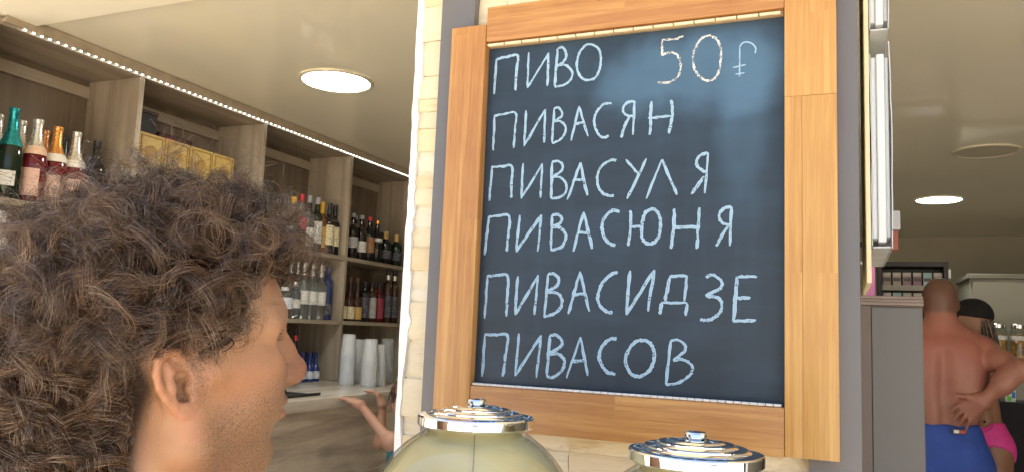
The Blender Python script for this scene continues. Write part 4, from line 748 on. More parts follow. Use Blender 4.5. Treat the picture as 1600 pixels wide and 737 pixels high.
# ---------------------------------------------------------------- people: smooth-blended solids turned into one surface
def axis(segs):
    """segs: list of (start, end, step) -> non uniform grid line"""
    out = []
    for a, b, s in segs: out += list(np.linspace(a, b, max(2, int(round((b - a) / s)) + 1))[:-1])
    return np.array(out + [segs[-1][1]], dtype=np.float32)
class Solid:
    def __init__(s, ax, ay, az, M4=None):
        s.g = (ax, ay, az); s.D = np.full((len(ax), len(ay), len(az)), 1.0, np.float32); s.M = M4; s.org = None
    def _sub(s, lo, hi):
        sl = []
        for k in range(3):
            i0 = max(0, int(np.searchsorted(s.g[k], lo[k])) - 1); i1 = min(len(s.g[k]), int(np.searchsorted(s.g[k], hi[k])) + 1)
            if i1 - i0 < 1: return None, None
            sl.append(slice(i0, i1))
        P = np.meshgrid(*[s.g[k][sl[k]] for k in range(3)], indexing='ij')
        return tuple(sl), P
    def put(s, sl, d, k, op):
        c = s.D[sl]
        if op == '+':
            h = np.maximum(k - np.abs(c - d), 0) / k; s.D[sl] = np.minimum(c, d) - h * h * k * 0.25
        else:
            d = -d; h = np.maximum(k - np.abs(c - d), 0) / k; s.D[sl] = np.maximum(c, d) + h * h * k * 0.25
    def cone(s, a, b, ra, rb, k=0.02, op='+', m=None):
        a, b = s.w(a), s.w(b); R_ = max(ra, rb) + (m or k + 0.015)
        sl, P = s._sub(np.minimum(a, b) - R_, np.maximum(a, b) + R_)
        if sl is None: return
        ba = b - a; L2 = float(ba @ ba) + 1e-12
        t = np.clip(((P[0] - a[0]) * ba[0] + (P[1] - a[1]) * ba[1] + (P[2] - a[2]) * ba[2]) / L2, 0, 1)
        d = np.sqrt((P[0] - a[0] - t * ba[0]) ** 2 + (P[1] - a[1] - t * ba[1]) ** 2 + (P[2] - a[2] - t * ba[2]) ** 2) - (ra + (rb - ra) * t)
        s.put(sl, d, k, op)
    def ell(s, c, r, k=0.02, op='+', rot=None, m=None):
        A = s.rot3() if rot is None else s.rot3() @ np.array(rot)
        c = s.w(c); r = np.array(r, np.float32); R_ = float(r.max()) + (m or k + 0.015)
        sl, P = s._sub(c - R_, c + R_)
        if sl is None: return
        q = [P[0] - c[0], P[1] - c[1], P[2] - c[2]]
        u = [A[0, i] * q[0] + A[1, i] * q[1] + A[2, i] * q[2] for i in range(3)]
        k0 = np.sqrt((u[0] / r[0]) ** 2 + (u[1] / r[1]) ** 2 + (u[2] / r[2]) ** 2); k1 = np.sqrt((u[0] / r[0] ** 2) ** 2 + (u[1] / r[1] ** 2) ** 2 + (u[2] / r[2] ** 2) ** 2) + 1e-9
        s.put(sl, k0 * (k0 - 1) / k1, k, op)
    def w(s, p):
        p = np.array(p, np.float64)
        return p if s.M is None else (s.M[:3, :3] @ p + s.M[:3, 3])
    def rot3(s): return np.eye(3) if s.M is None else s.M[:3, :3]
    def chain(s, pts, rad, k=0.01, k0=None):
        for i in range(len(pts) - 1): s.cone(pts[i], pts[i + 1], rad[i], rad[i + 1], k if (i or k0 is None) else k0)
    def clip(s, fn, k=0.004):
        P = np.meshgrid(*s.g, indexing='ij'); d = fn(*P).astype(np.float32); h = np.maximum(k - np.abs(s.D - d), 0) / k; s.D = np.maximum(s.D, d) + h * h * k * 0.25
    def mesh(s, name, origin=(0, 0, 0), smooth_it=1):
        D = s.D; S = D < 0; gx, gy, gz = s.g; nx, ny, nz = D.shape
        cs = np.zeros((nx - 1, ny - 1, nz - 1), np.int8)
        for i in (0, 1):
            for j in (0, 1):
                for k in (0, 1): cs += S[i:nx - 1 + i, j:ny - 1 + j, k:nz - 1 + k]
        cells = np.argwhere((cs > 0) & (cs < 8)); idx = np.full(cs.shape, -1, np.int64); idx[tuple(cells.T)] = np.arange(len(cells))
        acc = np.zeros((len(cells), 3)); cnt = np.zeros(len(cells)); G_ = (gx, gy, gz)
        for ax in range(3):
            o1, o2 = [a for a in range(3) if a != ax]
            for a in (0, 1):
                for b in (0, 1):
                    c0 = cells.copy(); c0[:, o1] += a; c0[:, o2] += b; c1 = c0.copy(); c1[:, ax] += 1
                    d0 = D[tuple(c0.T)]; d1 = D[tuple(c1.T)]; mk = (d0 < 0) != (d1 < 0)
                    t = np.where(mk, d0 / np.where(d0 == d1, 1, d0 - d1), 0)
                    for k in range(3):
                        v = G_[k][c0[:, k]].astype(np.float64)
                        if k == ax: v = v + t * (G_[k][c1[:, k]] - G_[k][c0[:, k]])
                        acc[:, k] += np.where(mk, v, 0)
                    cnt += mk
        V = acc / cnt[:, None]; F = []
        for ax in range(3):
            o1, o2 = [(1, 2), (2, 0), (0, 1)][ax]
            sh_ = [slice(None)] * 3; s0 = list(sh_); s1 = list(sh_); s0[ax] = slice(0, -1); s1[ax] = slice(1, None)
            A = S[tuple(s0)]; B = S[tuple(s1)]; E_ = np.argwhere(A != B)
            E_ = E_[(E_[:, o1] > 0) & (E_[:, o2] > 0) & (E_[:, o1] < D.shape[o1] - 1) & (E_[:, o2] < D.shape[o2] - 1)]
            inside = A[tuple(E_.T)]
            def ci(da, db):
                c = E_.copy(); c[:, o1] -= da; c[:, o2] -= db; return idx[tuple(c.T)]
            q = np.stack([ci(1, 1), ci(0, 1), ci(0, 0), ci(1, 0)], 1); q = np.where(inside[:, None], q, q[:, ::-1]); F.append(q)
        F = np.concatenate(F); F = F[(F >= 0).all(1)]
        V = V - np.array(origin)
        me = bpy.data.meshes.new(name); me.vertices.add(len(V)); me.vertices.foreach_set('co', V.astype(np.float32).ravel())
        me.loops.add(len(F) * 4); me.loops.foreach_set('vertex_index', F.astype(np.int32).ravel())
        me.polygons.add(len(F)); me.polygons.foreach_set('loop_start', np.arange(0, len(F) * 4, 4, dtype=np.int32))
        me.update(calc_edges=True); me.polygons.foreach_set('use_smooth', np.ones(len(F), bool)); me.validate()
        s.V = V
        return me
def vmask(me, name, vals):
    a = me.attributes.new(name, 'FLOAT', 'POINT'); a.data.foreach_set('value', np.asarray(vals, np.float32))
def sstep(x, a, b):
    t = np.clip((x - a) / (b - a), 0, 1); return t * t * (3 - 2 * t)
def skin(name, c, red, sss=0.25, masks=(), rough=0.48, bump=0.0006, bscale=420, scale=14):
    m = bpy.data.materials.new(name); n, l, p = nodes(m); tc = n.new('ShaderNodeTexCoord')
    nz = n.new('ShaderNodeTexNoise'); nz.inputs['Scale'].default_value = scale; nz.inputs['Detail'].default_value = 6; l.new(tc.outputs['Object'], nz.inputs[0])
    mr = n.new('ShaderNodeMapRange'); mr.inputs[1].default_value = 0.35; mr.inputs[2].default_value = 0.68; l.new(nz.outputs[0], mr.inputs[0])
    mx = n.new('ShaderNodeMix'); mx.data_type = 'RGBA'; mx.inputs[6].default_value = c + (1,); mx.inputs[7].default_value = red + (1,); l.new(mr.outputs[0], mx.inputs[0]); out = mx.outputs[2]
    for att, colr, dens, nscale in masks:
        at = n.new('ShaderNodeAttribute'); at.attribute_name = att
        f = at.outputs['Fac']
        if nscale:
            nn = n.new('ShaderNodeTexNoise'); nn.inputs['Scale'].default_value = nscale; nn.inputs['Detail'].default_value = 2; l.new(tc.outputs['Object'], nn.inputs[0])
            r2 = n.new('ShaderNodeMapRange'); r2.inputs[1].default_value = 0.46; r2.inputs[2].default_value = 0.62; l.new(nn.outputs[0], r2.inputs[0])
            mu = n.new('ShaderNodeMath'); mu.operation = 'MULTIPLY'; l.new(f, mu.inputs[0]); l.new(r2.outputs[0], mu.inputs[1]); f = mu.outputs[0]
        mu2 = n.new('ShaderNodeMath'); mu2.operation = 'MULTIPLY'; l.new(f, mu2.inputs[0]); mu2.inputs[1].default_value = dens; mu2.use_clamp = True
        m2 = n.new('ShaderNodeMix'); m2.data_type = 'RGBA'; l.new(mu2.outputs[0], m2.inputs[0]); l.new(out, m2.inputs[6]); m2.inputs[7].default_value = colr + (1,); out = m2.outputs[2]
    l.new(out, p.inputs['Base Color']); p.inputs['Roughness'].default_value = rough
    p.inputs['Subsurface Weight'].default_value = sss; p.inputs['Subsurface Radius'].default_value = (1.0, 0.35, 0.2); p.inputs['Subsurface Scale'].default_value = 0.006
    b = n.new('ShaderNodeBump'); b.inputs['Distance'].default_value = bump; b.inputs['Strength'].default_value = 0.8
    b0 = n.new('ShaderNodeBump'); b0.inputs['Distance'].default_value = bump * 2.5; b0.inputs['Strength'].default_value = 0.5
    n4 = n.new('ShaderNodeTexNoise'); n4.inputs['Scale'].default_value = bscale / 6; n4.inputs['Detail'].default_value = 5; n4.inputs['Distortion'].default_value = 1.2; l.new(tc.outputs['Object'], n4.inputs[0]); l.new(n4.outputs[0], b0.inputs['Height']); l.new(b0.outputs[0], b.inputs['Normal'])
    n3 = n.new('ShaderNodeTexNoise'); n3.inputs['Scale'].default_value = bscale; n3.inputs['Detail'].default_value = 4; l.new(tc.outputs['Object'], n3.inputs[0]); l.new(n3.outputs[0], b.inputs['Height']); l.new(b.outputs[0], p.inputs['Normal'])
    return m

# ---- the curly haired man in front
def head_matrix(o, yaw, pitch, roll):
    f = np.array([math.sin(yaw) * math.cos(pitch), math.cos(yaw) * math.cos(pitch), math.sin(pitch)]); lft = np.array([-math.cos(yaw), math.sin(yaw), 0.0]); u = np.cross(f, lft)
    l2 = lft * math.cos(roll) + u * math.sin(roll); u2 = np.cross(f, l2); m_ = np.eye(4); m_[:3, 0] = f; m_[:3, 1] = l2; m_[:3, 2] = u2; m_[:3, 3] = o; return m_
HO = np.array([-0.580, 0.559, 1.449]); HM = head_matrix(HO, R(32), R(6.5), R(6.5))
man = empty('person', (-0.62, 0.50, 0), 0, 'man with a mop of curly brown hair and stubble looking up at the chalkboard', 'person')
S = Solid(axis([(-1.02, -0.72, 0.012), (-0.72, -0.40, 0.0018), (-0.40, -0.22, 0.012)]), axis([(0.14, 0.42, 0.012), (0.42, 0.72, 0.0018), (0.72, 0.86, 0.012)]), axis([(-0.01, 1.28, 0.014), (1.28, 1.62, 0.0018)]))
# trunk, arms and legs (mostly below the picture)
S.ell((-0.625, 0.495, 1.02), (0.155, 0.115, 0.22), 0.03); S.ell((-0.625, 0.49, 0.80), (0.15, 0.11, 0.16), 0.05)
S.cone((-0.60, 0.525, 1.31), (-0.745, 0.50, 1.205), 0.052, 0.056, 0.04); S.cone((-0.60, 0.525, 1.31), (-0.50, 0.44, 1.205), 0.052, 0.056, 0.04)
for sx, sy, ex, ey, hx, hy in ((-0.79, 0.52, -0.83, 0.50, -0.80, 0.60), (-0.465, 0.43, -0.44, 0.40, -0.42, 0.50)):
    S.chain([(sx, sy, 1.19), (ex, ey, 0.92), (hx, hy, 0.70)], [0.052, 0.040, 0.028], 0.02); S.chain([(hx, hy, 0.70), (hx, hy + 0.01, 0.62), (hx, hy + 0.015, 0.56)], [0.03, 0.036, 0.024], 0.01)
for lx in (-0.70, -0.545):
    S.chain([(lx, 0.49, 0.78), (lx, 0.50, 0.44), (lx, 0.485, 0.09)], [0.085, 0.058, 0.040], 0.03); S.chain([(lx, 0.475, 0.045), (lx + 0.03, 0.62, 0.03)], [0.042, 0.034], 0.02)
S.M = HM
# neck and skull
S.cone((-0.012, 0, -0.03), (-0.052, 0, -0.20), 0.058, 0.066, 0.03)
S.ell((-0.002, 0, 0.045), (0.096, 0.076, 0.088), 0.02); S.ell((0.040, 0, 0.050), (0.066, 0.064, 0.066), 0.02)
S.ell((0.035, 0, -0.030), (0.052, 0.056, 0.062), 0.03)
for q in (-1, 1):
    S.cone((0.006, 0.047 * q, -0.056), (0.068, 0.013 * q, -0.090), 0.0195, 0.0165, 0.028)
    S.cone((0.006, 0.052 * q, -0.052), (-0.002, 0.060 * q, 0.0), 0.016, 0.014, 0.03)
    S.ell((0.062, 0.036 * q, -0.018), (0.033, 0.028, 0.036), 0.03)
    S.cone((0.076, 0.043 * q, 0.008), (0.026, 0.064 * q, 0.010), 0.0140, 0.0105, 0.022)
    S.cone((0.0950, 0.010 * q, 0.046), (0.079, 0.048 * q, 0.044), 0.0115, 0.0108, 0.014)
S.ell((0.068, 0, -0.042), (0.031, 0.032, 0.038), 0.028)
S.ell((0.069, 0, -0.089), (0.0175, 0.0215, 0.0165), 0.02)
S.cone((0.055, 0, -0.084), (-0.01, 0, -0.092), 0.026, 0.040, 0.03)
for q in (-1, 1):
    S.ell((0.101, 0.031 * q, 0.026), (0.022, 0.019, 0.0125), 0.012, '-')
    S.ell((0.0745, 0.031 * q, 0.026), (0.0145, 0.0145, 0.0135), 0.004); S.cone((0.0865, 0.022 * q, 0.0335), (0.0815, 0.043 * q, 0.0315), 0.0042, 0.0036, 0.006); S.cone((0.0855, 0.022 * q, 0.0185), (0.0805, 0.043 * q, 0.0195), 0.0036, 0.003, 0.006)
# nose, lips
S.cone((0.0950, 0, 0.036), (0.1080, 0, 0.010), 0.0100, 0.0098, 0.014); S.cone((0.1075, 0, 0.010), (0.1185, 0, -0.0085), 0.0100, 0.0112, 0.012)
S.ell((0.1165, 0, -0.0130), (0.0152, 0.0150, 0.0135), 0.009); S.cone((0.1160, 0, -0.0175), (0.103, 0, -0.0235), 0.0062, 0.0075, 0.008)
for q in (-1, 1): S.ell((0.1055, 0.0140 * q, -0.0145), (0.0135, 0.0082, 0.0100), 0.006); S.ell((0.113, 0.0065 * q, -0.0225), (0.0065, 0.0034, 0.0035), 0.003, '-')
S.ell((0.0970, 0, -0.0385), (0.0148, 0.0245, 0.0072), 0.006); S.ell((0.0945, 0, -0.0525), (0.0152, 0.0225, 0.0085), 0.005)
S.cone((0.110, 0.0, -0.0453), (0.084, 0.027, -0.0467), 0.0018, 0.0014, 0.004, '-'); S.cone((0.110, 0.0, -0.0453), (0.084, -0.027, -0.0467), 0.0018, 0.0014, 0.004, '-')
S.ell((0.097, 0, -0.068), (0.012, 0.024, 0.0068), 0.012, '-')
# ears
def ear(q):
    tilt, fl = R(16), R(30)
    def E_(u, v, w):
        ub = u * math.cos(tilt) - v * math.sin(tilt) * -1 * 0 + 0; uu = u * math.cos(tilt) + v * math.sin(tilt); vv = -u * math.sin(tilt) * 0.3 + v * math.cos(tilt)
        return (0.004 - uu * math.cos(fl) + w * math.sin(fl) * 0.5, q * (0.0675 + uu * math.sin(fl) + w * math.cos(fl)), vv + 0.002)
    # pinna plate
    for u, v, ru in ((0.016, 0.016, 0.0145), (0.018, 0.004, 0.0130), (0.013, -0.010, 0.0105)): S.ell(E_(u, v, -0.002), (ru, 0.0040, ru * 1.1), 0.010, rot=[[math.cos(q * fl), math.sin(q * fl), 0], [-math.sin(q * fl), math.cos(q * fl), 0], [0, 0, 1]])
    S.cone(E_(0.000, 0.010, -0.006), E_(0.004, -0.010, -0.006), 0.012, 0.011, 0.008)
    hel = [(0.007, 0.001, 0.001), (0.001, 0.012, 0.0030), (0.0015, 0.022, 0.0035), (0.008, 0.0315, 0.004), (0.018, 0.0345, 0.004), (0.028, 0.029, 0.0035), (0.0325, 0.018, 0.003), (0.0325, 0.006, 0.0022), (0.0285, -0.006, 0.0012), (0.0225, -0.0165, 0.001), (0.0160, -0.0250, 0.001)]
    S.chain([E_(*h_) for h_ in hel], [0.0028, 0.0034, 0.0038, 0.0040, 0.0041, 0.0040, 0.0037, 0.0034, 0.0032, 0.0034, 0.0050], 0.0025)
    S.chain([E_(0.0140, -0.0235, 0.0), E_(0.0085, -0.0285, 0.0), E_(0.0040, -0.0240, -0.001)], [0.0062, 0.0060, 0.0050], 0.004)
    S.chain([E_(0.0100, 0.0240, 0.002), E_(0.0180, 0.0160, 0.003), E_(0.0215, 0.004, 0.003), E_(0.0190, -0.0075, 0.003), E_(0.0125, -0.0145, 0.0035), E_(0.0090, -0.0155, 0.0035)], [0.0030, 0.0036, 0.0036, 0.0034, 0.0036, 0.0030], 0.003)
    S.chain([E_(0.0205, 0.0245, 0.002), E_(0.0180, 0.0150, 0.003)], [0.0024, 0.0030], 0.003)
    S.ell(E_(0.0105, -0.0030, 0.0045), (0.0088, 0.0085, 0.0105), 0.003, '-'); S.ell(E_(0.0110, 0.0100, 0.0055), (0.0070, 0.0060, 0.0050), 0.003, '-')
    S.chain([E_(0.0010, 0.0035, 0.0030), E_(0.0032, -0.0035, 0.0040), E_(0.0030, -0.0090, 0.0030)], [0.0040, 0.0044, 0.0036], 0.004)
ear(-1); ear(1)
body_me = S.mesh('body', man.location)
Vw = S.V + np.array(man.location); Vh = (Vw - HM[:3, 3]) @ HM[:3, :3]           # vertices in head space
fx, fy, fz = Vh.T
beard = sstep(-fz + 0.30 * fx, 0.012, 0.055) * sstep(fx, -0.005, 0.035) * (1 - sstep(-fz, 0.098, 0.125)) * (1 - 0.85 * np.exp(-(((fx - 0.10) / 0.02) ** 2 + ((fz + 0.045) / 0.012) ** 2)))
beard = np.maximum(beard, 0.9 * np.exp(-((fx - 0.008) / 0.014) ** 2) * sstep(fz, -0.03, 0.0) * sstep(np.abs(fy), 0.05, 0.06))
lips = np.exp(-(((fx - 0.105) / 0.011) ** 2 + ((fz + 0.0455) / 0.0095) ** 2 + (fy / 0.022) ** 2) * 1.2)
earm = sstep(np.abs(fy), 0.071, 0.078) * (fz > -0.05) * (fz < 0.046) * (fx < 0.02) * (fx > -0.06)
def hairline(x, y, z):
    """> 0 on the scalp"""
    front = z - (np.interp(x, [0.0, 0.018, 0.052, 0.062, 0.2], [0.036, 0.020, 0.050, 0.088, 0.088]) + 0.002)          # hairline climbs from the ear to the temple
    back = -x * 0.9 - 0.034 + (z + 0.07) * 0.22
    return np.maximum(np.minimum(front, z - 0.018), np.minimum(back, z + 0.105 + 0 * x))
eark = sstep(np.abs(fy), 0.066, 0.072) * sstep(fx, -0.052, -0.045) * (1 - sstep(fx, 0.012, 0.02)) * (1 - sstep(fz, 0.040, 0.048))
scalp = sstep(hairline(fx, fy, fz), -0.004, 0.010) * (1 - eark)
for nm, v in (('flush', np.exp(-(((fx - 0.122) / 0.018) ** 2 + ((fz + 0.012) / 0.018) ** 2)) + 0.6 * np.exp(-(((fx - 0.066) / 0.022) ** 2 + ((fz + 0.004) / 0.02) ** 2))), ('stubble', beard), ('lips', lips), ('ear', earm), ('scalp', scalp)): vmask(body_me, nm, v)
SK = skin('tanned_skin', (0.44, 0.248, 0.138), (0.35, 0.165, 0.082), 0.14, (('ear', (0.52, 0.235, 0.145), 0.45, 0), ('stubble', (0.09, 0.045, 0.028), 0.85, 620), ('stubble', (0.21, 0.125, 0.075), 0.5, 0), ('flush', (0.45, 0.16, 0.09), 0.28, 0), ('lips', (0.42, 0.11, 0.085), 0.95, 0), ('scalp', (0.035, 0.020, 0.013), 0.97, 0)))
link('body', body_me, SK, man)
# shirt and shorts
S2_ = Solid(axis([(-1.02, -0.22, 0.009)]), axis([(0.14, 0.86, 0.009)]), axis([(0.30, 1.34, 0.009)]))
S2_.ell((-0.625, 0.495, 1.02), (0.172, 0.132, 0.24), 0.03); S2_.ell((-0.625, 0.49, 0.80), (0.165, 0.128, 0.17), 0.05)
S2_.cone((-0.61, 0.515, 1.275), (-0.745, 0.50, 1.195), 0.060, 0.066, 0.04); S2_.cone((-0.60, 0.515, 1.275), (-0.50, 0.44, 1.195), 0.060, 0.066, 0.04)
for sx, sy, ex, ey in ((-0.79, 0.52, -0.82, 0.505), (-0.465, 0.43, -0.45, 0.41)): S2_.cone((sx, sy, 1.18), (ex, ey, 1.0), 0.062, 0.060, 0.02)
S2_.clip(lambda x, y, z: np.maximum(0.72 - z, z - 1.262))
link('shirt', S2_.mesh('shirt', man.location), mat('orange_cotton', (0.62, 0.20, 0.05), 0.85, var=0.1, scale=40, bump=0.001, bscale=300), man)
S3_ = Solid(axis([(-0.90, -0.34, 0.010)]), axis([(0.30, 0.70, 0.010)]), axis([(0.36, 0.86, 0.010)]))
S3_.ell((-0.625, 0.49, 0.80), (0.168, 0.131, 0.17), 0.05)
for lx in (-0.70, -0.545): S3_.cone((lx, 0.49, 0.78), (lx, 0.495, 0.38), 0.10, 0.088, 0.02)
S3_.clip(lambda x, y, z: np.maximum(0.45 - z, z - 0.78))
link('shorts', S3_.mesh('shorts', man.location), mat('navy_cotton', (0.03, 0.04, 0.08), 0.85, var=0.15, scale=40), man)
# eyes, brows
for q in (-1, 1):
    o = link('eye', lathe_mesh('eye', [(0.0128 * math.sin(R(a)), -0.0128 * math.cos(R(a))) for a in range(0, 181, 15)], 20, 180, cap=False), plain('eye_white', (0.75, 0.72, 0.68), 0.15), man)
    o.location = Vector(HM[:3, :3] @ np.array((0.0775, 0.031 * q, 0.026)) + HM[:3, 3]) - man.location
# ---- hair: locks of curling strands, each a thin three sided tube
def strand_mesh(name, P, rad, tone=None):
    """P: (n strands, m points, 3), rad: (n, m) -> one mesh of triangular tubes"""
    n_, m_, _ = P.shape
    T = np.gradient(P, axis=1); T /= np.linalg.norm(T, axis=2, keepdims=True) + 1e-9
    ref = np.array([0.31, 0.52, 0.79]); a = np.cross(T, ref); a /= np.linalg.norm(a, axis=2, keepdims=True) + 1e-9; b = np.cross(T, a)
    ph_ = np.random.RandomState(2).uniform(0, 6.28, (n_, 1, 1)); wv = a * np.cos(ph_) + b * np.sin(ph_)
    ring = np.stack([P + wv * rad[:, :, None], P - wv * rad[:, :, None]], 2)          # thin ribbons, each turned its own way
    V = ring.reshape(-1, 3); base = (np.arange(n_)[:, None] * m_ + np.arange(m_ - 1)[None, :]) * 2
    F = np.stack([base, base + 1, base + 3, base + 2], -1).reshape(-1, 4)
    me = bpy.data.meshes.new(name); me.vertices.add(len(V)); me.vertices.foreach_set('co', V.astype(np.float32).ravel())
    me.loops.add(len(F) * 4); me.loops.foreach_set('vertex_index', F.astype(np.int32).ravel()); me.polygons.add(len(F)); me.polygons.foreach_set('loop_start', np.arange(0, len(F) * 4, 4, dtype=np.int32))
    me.update(calc_edges=True); me.polygons.foreach_set('use_smooth', np.ones(len(F), bool))
    tn_ = np.random.RandomState(5).rand(n_) ** 3.5 if tone is None else tone
    vmask(me, 'tone', np.repeat(tn_, m_ * 2)); return me
def grow_hair(rs, root, nrm, per, length, lift, curl_r, turns, m_=26, spread=0.0020, thick=0.00026, strays=False):
    """root, nrm: (n,3) in head space. Locks rise from the scalp, bend over and hang, winding into ringlets."""
    n_ = len(root); t = np.linspace(0, 1, m_)[None, :, None]
    L = length * rs.uniform(0.7, 1.3, (n_, 1, 1))
    out = nrm[:, None, :]; fld = np.random.RandomState(77); Kf = fld.normal(0, 38, (3, 6)); Cf = fld.normal(0, 1, (6, 3)); Of = fld.uniform(0, 6.28, 6)
    flow = (np.sin(root @ Kf + Of) @ Cf)[:, None, :]                       # neighbouring locks lean the same way
    side = flow * 0.8 + rs.normal(0, 0.55, (n_, 1, 3)); side -= (side * out).sum(2, keepdims=True) * out; side /= np.linalg.norm(side, axis=2, keepdims=True) + 1e-9
    down = np.array([-0.25, 0, -1.0])[None, None, :]
    tuck = 1 - 0.72 * sstep(np.abs(root[:, 1]), 0.030, 0.055) * (1 - sstep(root[:, 2], 0.035, 0.085))      # flat round the ears
    lf = lift * rs.uniform(0.75, 1.25, (n_, 1, 1)) * tuck[:, None, None]; L = L * (0.45 + 0.55 * tuck[:, None, None])
    rise = np.sin(np.minimum(t * 1.25, 1) * math.pi / 2) * lf
    core = root[:, None, :] + out * rise + side * (t ** 1.2) * L * 0.42 + down * (np.maximum(t - 0.22, 0) ** 1.5) * L * 0.62
    cen = core
    T = np.gradient(core, axis=1); T /= np.linalg.norm(T, axis=2, keepdims=True) + 1e-9
    rf = rs.normal(0, 1, (n_, 1, 3)); a = np.cross(T, rf); a /= np.linalg.norm(a, axis=2, keepdims=True) + 1e-9; b = np.cross(T, a)
    cr = curl_r * rs.uniform(0.5, 1.5, (n_, 1, 1)) * np.minimum(t * 2.6, 1) ; tn = turns * rs.uniform(0.6, 1.4, (n_, 1, 1)) * rs.choice([-1, 1], (n_, 1, 1)); ph = rs.uniform(0, 6.28, (n_, 1, 1))
    allP = []; allR = []
    for k in range(per):
        dp = rs.normal(0, 0.09, (n_, 1, 1)); dr = 1 + rs.normal(0, 0.07, (n_, 1, 1)); dt = 1 + rs.normal(0, 0.05, (n_, 1, 1)); off = rs.normal(0, 1, (n_, 1, 3)) * spread * (0.5 + t * 0.6); cutl = rs.uniform(0.72, 1.0, (n_, 1, 1))
        tt = t * cutl
        ang = 6.283 * tn * dt * tt + ph + dp
        idx = tt * (m_ - 1); i0 = np.clip(idx.astype(int), 0, m_ - 2); fr_ = idx - i0
        def smp(X): return np.take_along_axis(X, np.broadcast_to(i0, (n_, m_, 3)), 1) * (1 - fr_) + np.take_along_axis(X, np.broadcast_to(i0 + 1, (n_, m_, 3)), 1) * fr_
        crs = curl_r * np.minimum(tt * 2.6, 1) * (cr[:, -1:, :] / curl_r)
        P = smp(cen) + (smp(a) * np.cos(ang) + smp(b) * np.sin(ang)) * crs * dr + off
        allP.append(P); allR.append(thick * rs.uniform(0.6, 1.25, (n_, 1)) * (1 - 0.65 * np.linspace(0, 1, m_)[None, :] ** 2))
    lt = rs.rand(n_) ** 2.4; allT = np.concatenate([np.clip(lt * 0.8 + rs.normal(0, 0.06, n_) + 0.5 * (rs.rand(n_) < 0.03), 0, 1) for _ in range(per)])
    return np.concatenate(allP), np.concatenate(allR), allT
rs = np.random.RandomState(11)
# roots on the scalp
c0 = np.array([0.0, 0, 0.045]); rr3 = np.array([0.097, 0.077, 0.089])
def roots(n_, cond, jit=0):
    out = []
    while len(out) < n_:
        d = rs.normal(0, 1, 3); d /= np.linalg.norm(d); p = c0 + d * rr3
        if p[2] < 0.0 and p[0] < -0.01:                                     # nape: follow the neck instead of the skull
            p = np.array([p[0] * 0.9 - 0.005, p[1] * 0.86, p[2] * 1.7])
        if cond(p): nn = d / rr3; out.append((p, nn / np.linalg.norm(nn)))
    return np.array([o[0] for o in out]), np.array([o[1] for o in out])
hl = lambda p: hairline(np.array(p[0]), np.array(p[1]), np.array(p[2])) > 0 and not (abs(p[1]) > 0.045 and p[2] < 0.022 and p[0] > -0.030 and p[0] < 0.012)
r1, n1 = roots(520, hl)
A1 = grow_hair(rs, r1, n1, 44, 0.122, 0.052, 0.0155, 1.75, m_=26, thick=0.00017)
r2, n2 = roots(380, lambda p: hl(p) and p[2] > 0.03)
A2 = grow_hair(rs, r2, n2, 20, 0.09, 0.070, 0.0115, 1.7, m_=26, spread=0.0028, thick=0.00015)
r3, n3 = roots(900, hl)
A3 = grow_hair(rs, r3, n3, 1, 0.105, 0.086, 0.011, 1.5, m_=26, spread=0.012, thick=0.00015)      # frizz
r4, n4 = roots(260, lambda p: hl(p) and p[0] < -0.035 and p[2] < 0.03)
A4 = grow_hair(rs, r4, n4, 26, 0.105, 0.040, 0.0105, 2.0, m_=26)                                    # nape ringlets
r5, n5 = roots(150, lambda p: hl(p) and p[0] > 0.045 and p[2] < 0.115 and abs(p[1]) < 0.062)
n5 = n5 + np.array([0.35, 0, 0.15]); n5 /= np.linalg.norm(n5, axis=1, keepdims=True)
A5 = grow_hair(rs, r5, n5, 20, 0.075, 0.024, 0.009, 1.9, m_=26)                                    # fringe
r7, n7 = roots(230, lambda p: hl(p) and -0.10 < p[0] < -0.028 and -0.10 < p[2] < 0.055 and abs(p[1]) > 0.035)
A7 = grow_hair(rs, r7, n7, 20, 0.075, 0.034, 0.0085, 1.8, m_=26, thick=0.0002)                      # behind the ears
n_ = 260; sg = rs.choice([-1, 1], n_, p=[0.7, 0.3]); r8 = np.stack([rs.uniform(-0.092, -0.038, n_), sg * rs.uniform(0.047, 0.058, n_), rs.uniform(-0.075, 0.045, n_)], 1)
n8 = np.stack([np.full(n_, -0.45), sg * 0.85, np.full(n_, -0.05)], 1); n8 += rs.normal(0, 0.15, n8.shape); n8 /= np.linalg.norm(n8, axis=1, keepdims=True)
A8 = grow_hair(rs, r8, n8, 18, 0.060, 0.075, 0.0085, 1.8, m_=26, thick=0.0002)
edge_ = lambda p: hl(p) and hairline(np.array(p[0]), np.array(p[1]), np.array(p[2])) < 0.012 and p[0] > -0.02
r9, n9 = roots(420, edge_)
A9 = grow_hair(rs, r9, n9, 5, 0.030, 0.007, 0.004, 1.0, m_=16, thick=0.00016, spread=0.002)          # short hairs thinning out at the hairline
r6, n6 = roots(560, hl)
A6 = grow_hair(rs, r6, n6, 18, 0.060, 0.026, 0.007, 1.6, m_=16, thick=0.0006)                       # dense undercoat
SIDE = np.array([0, 0, 0.0])
hair_me = []
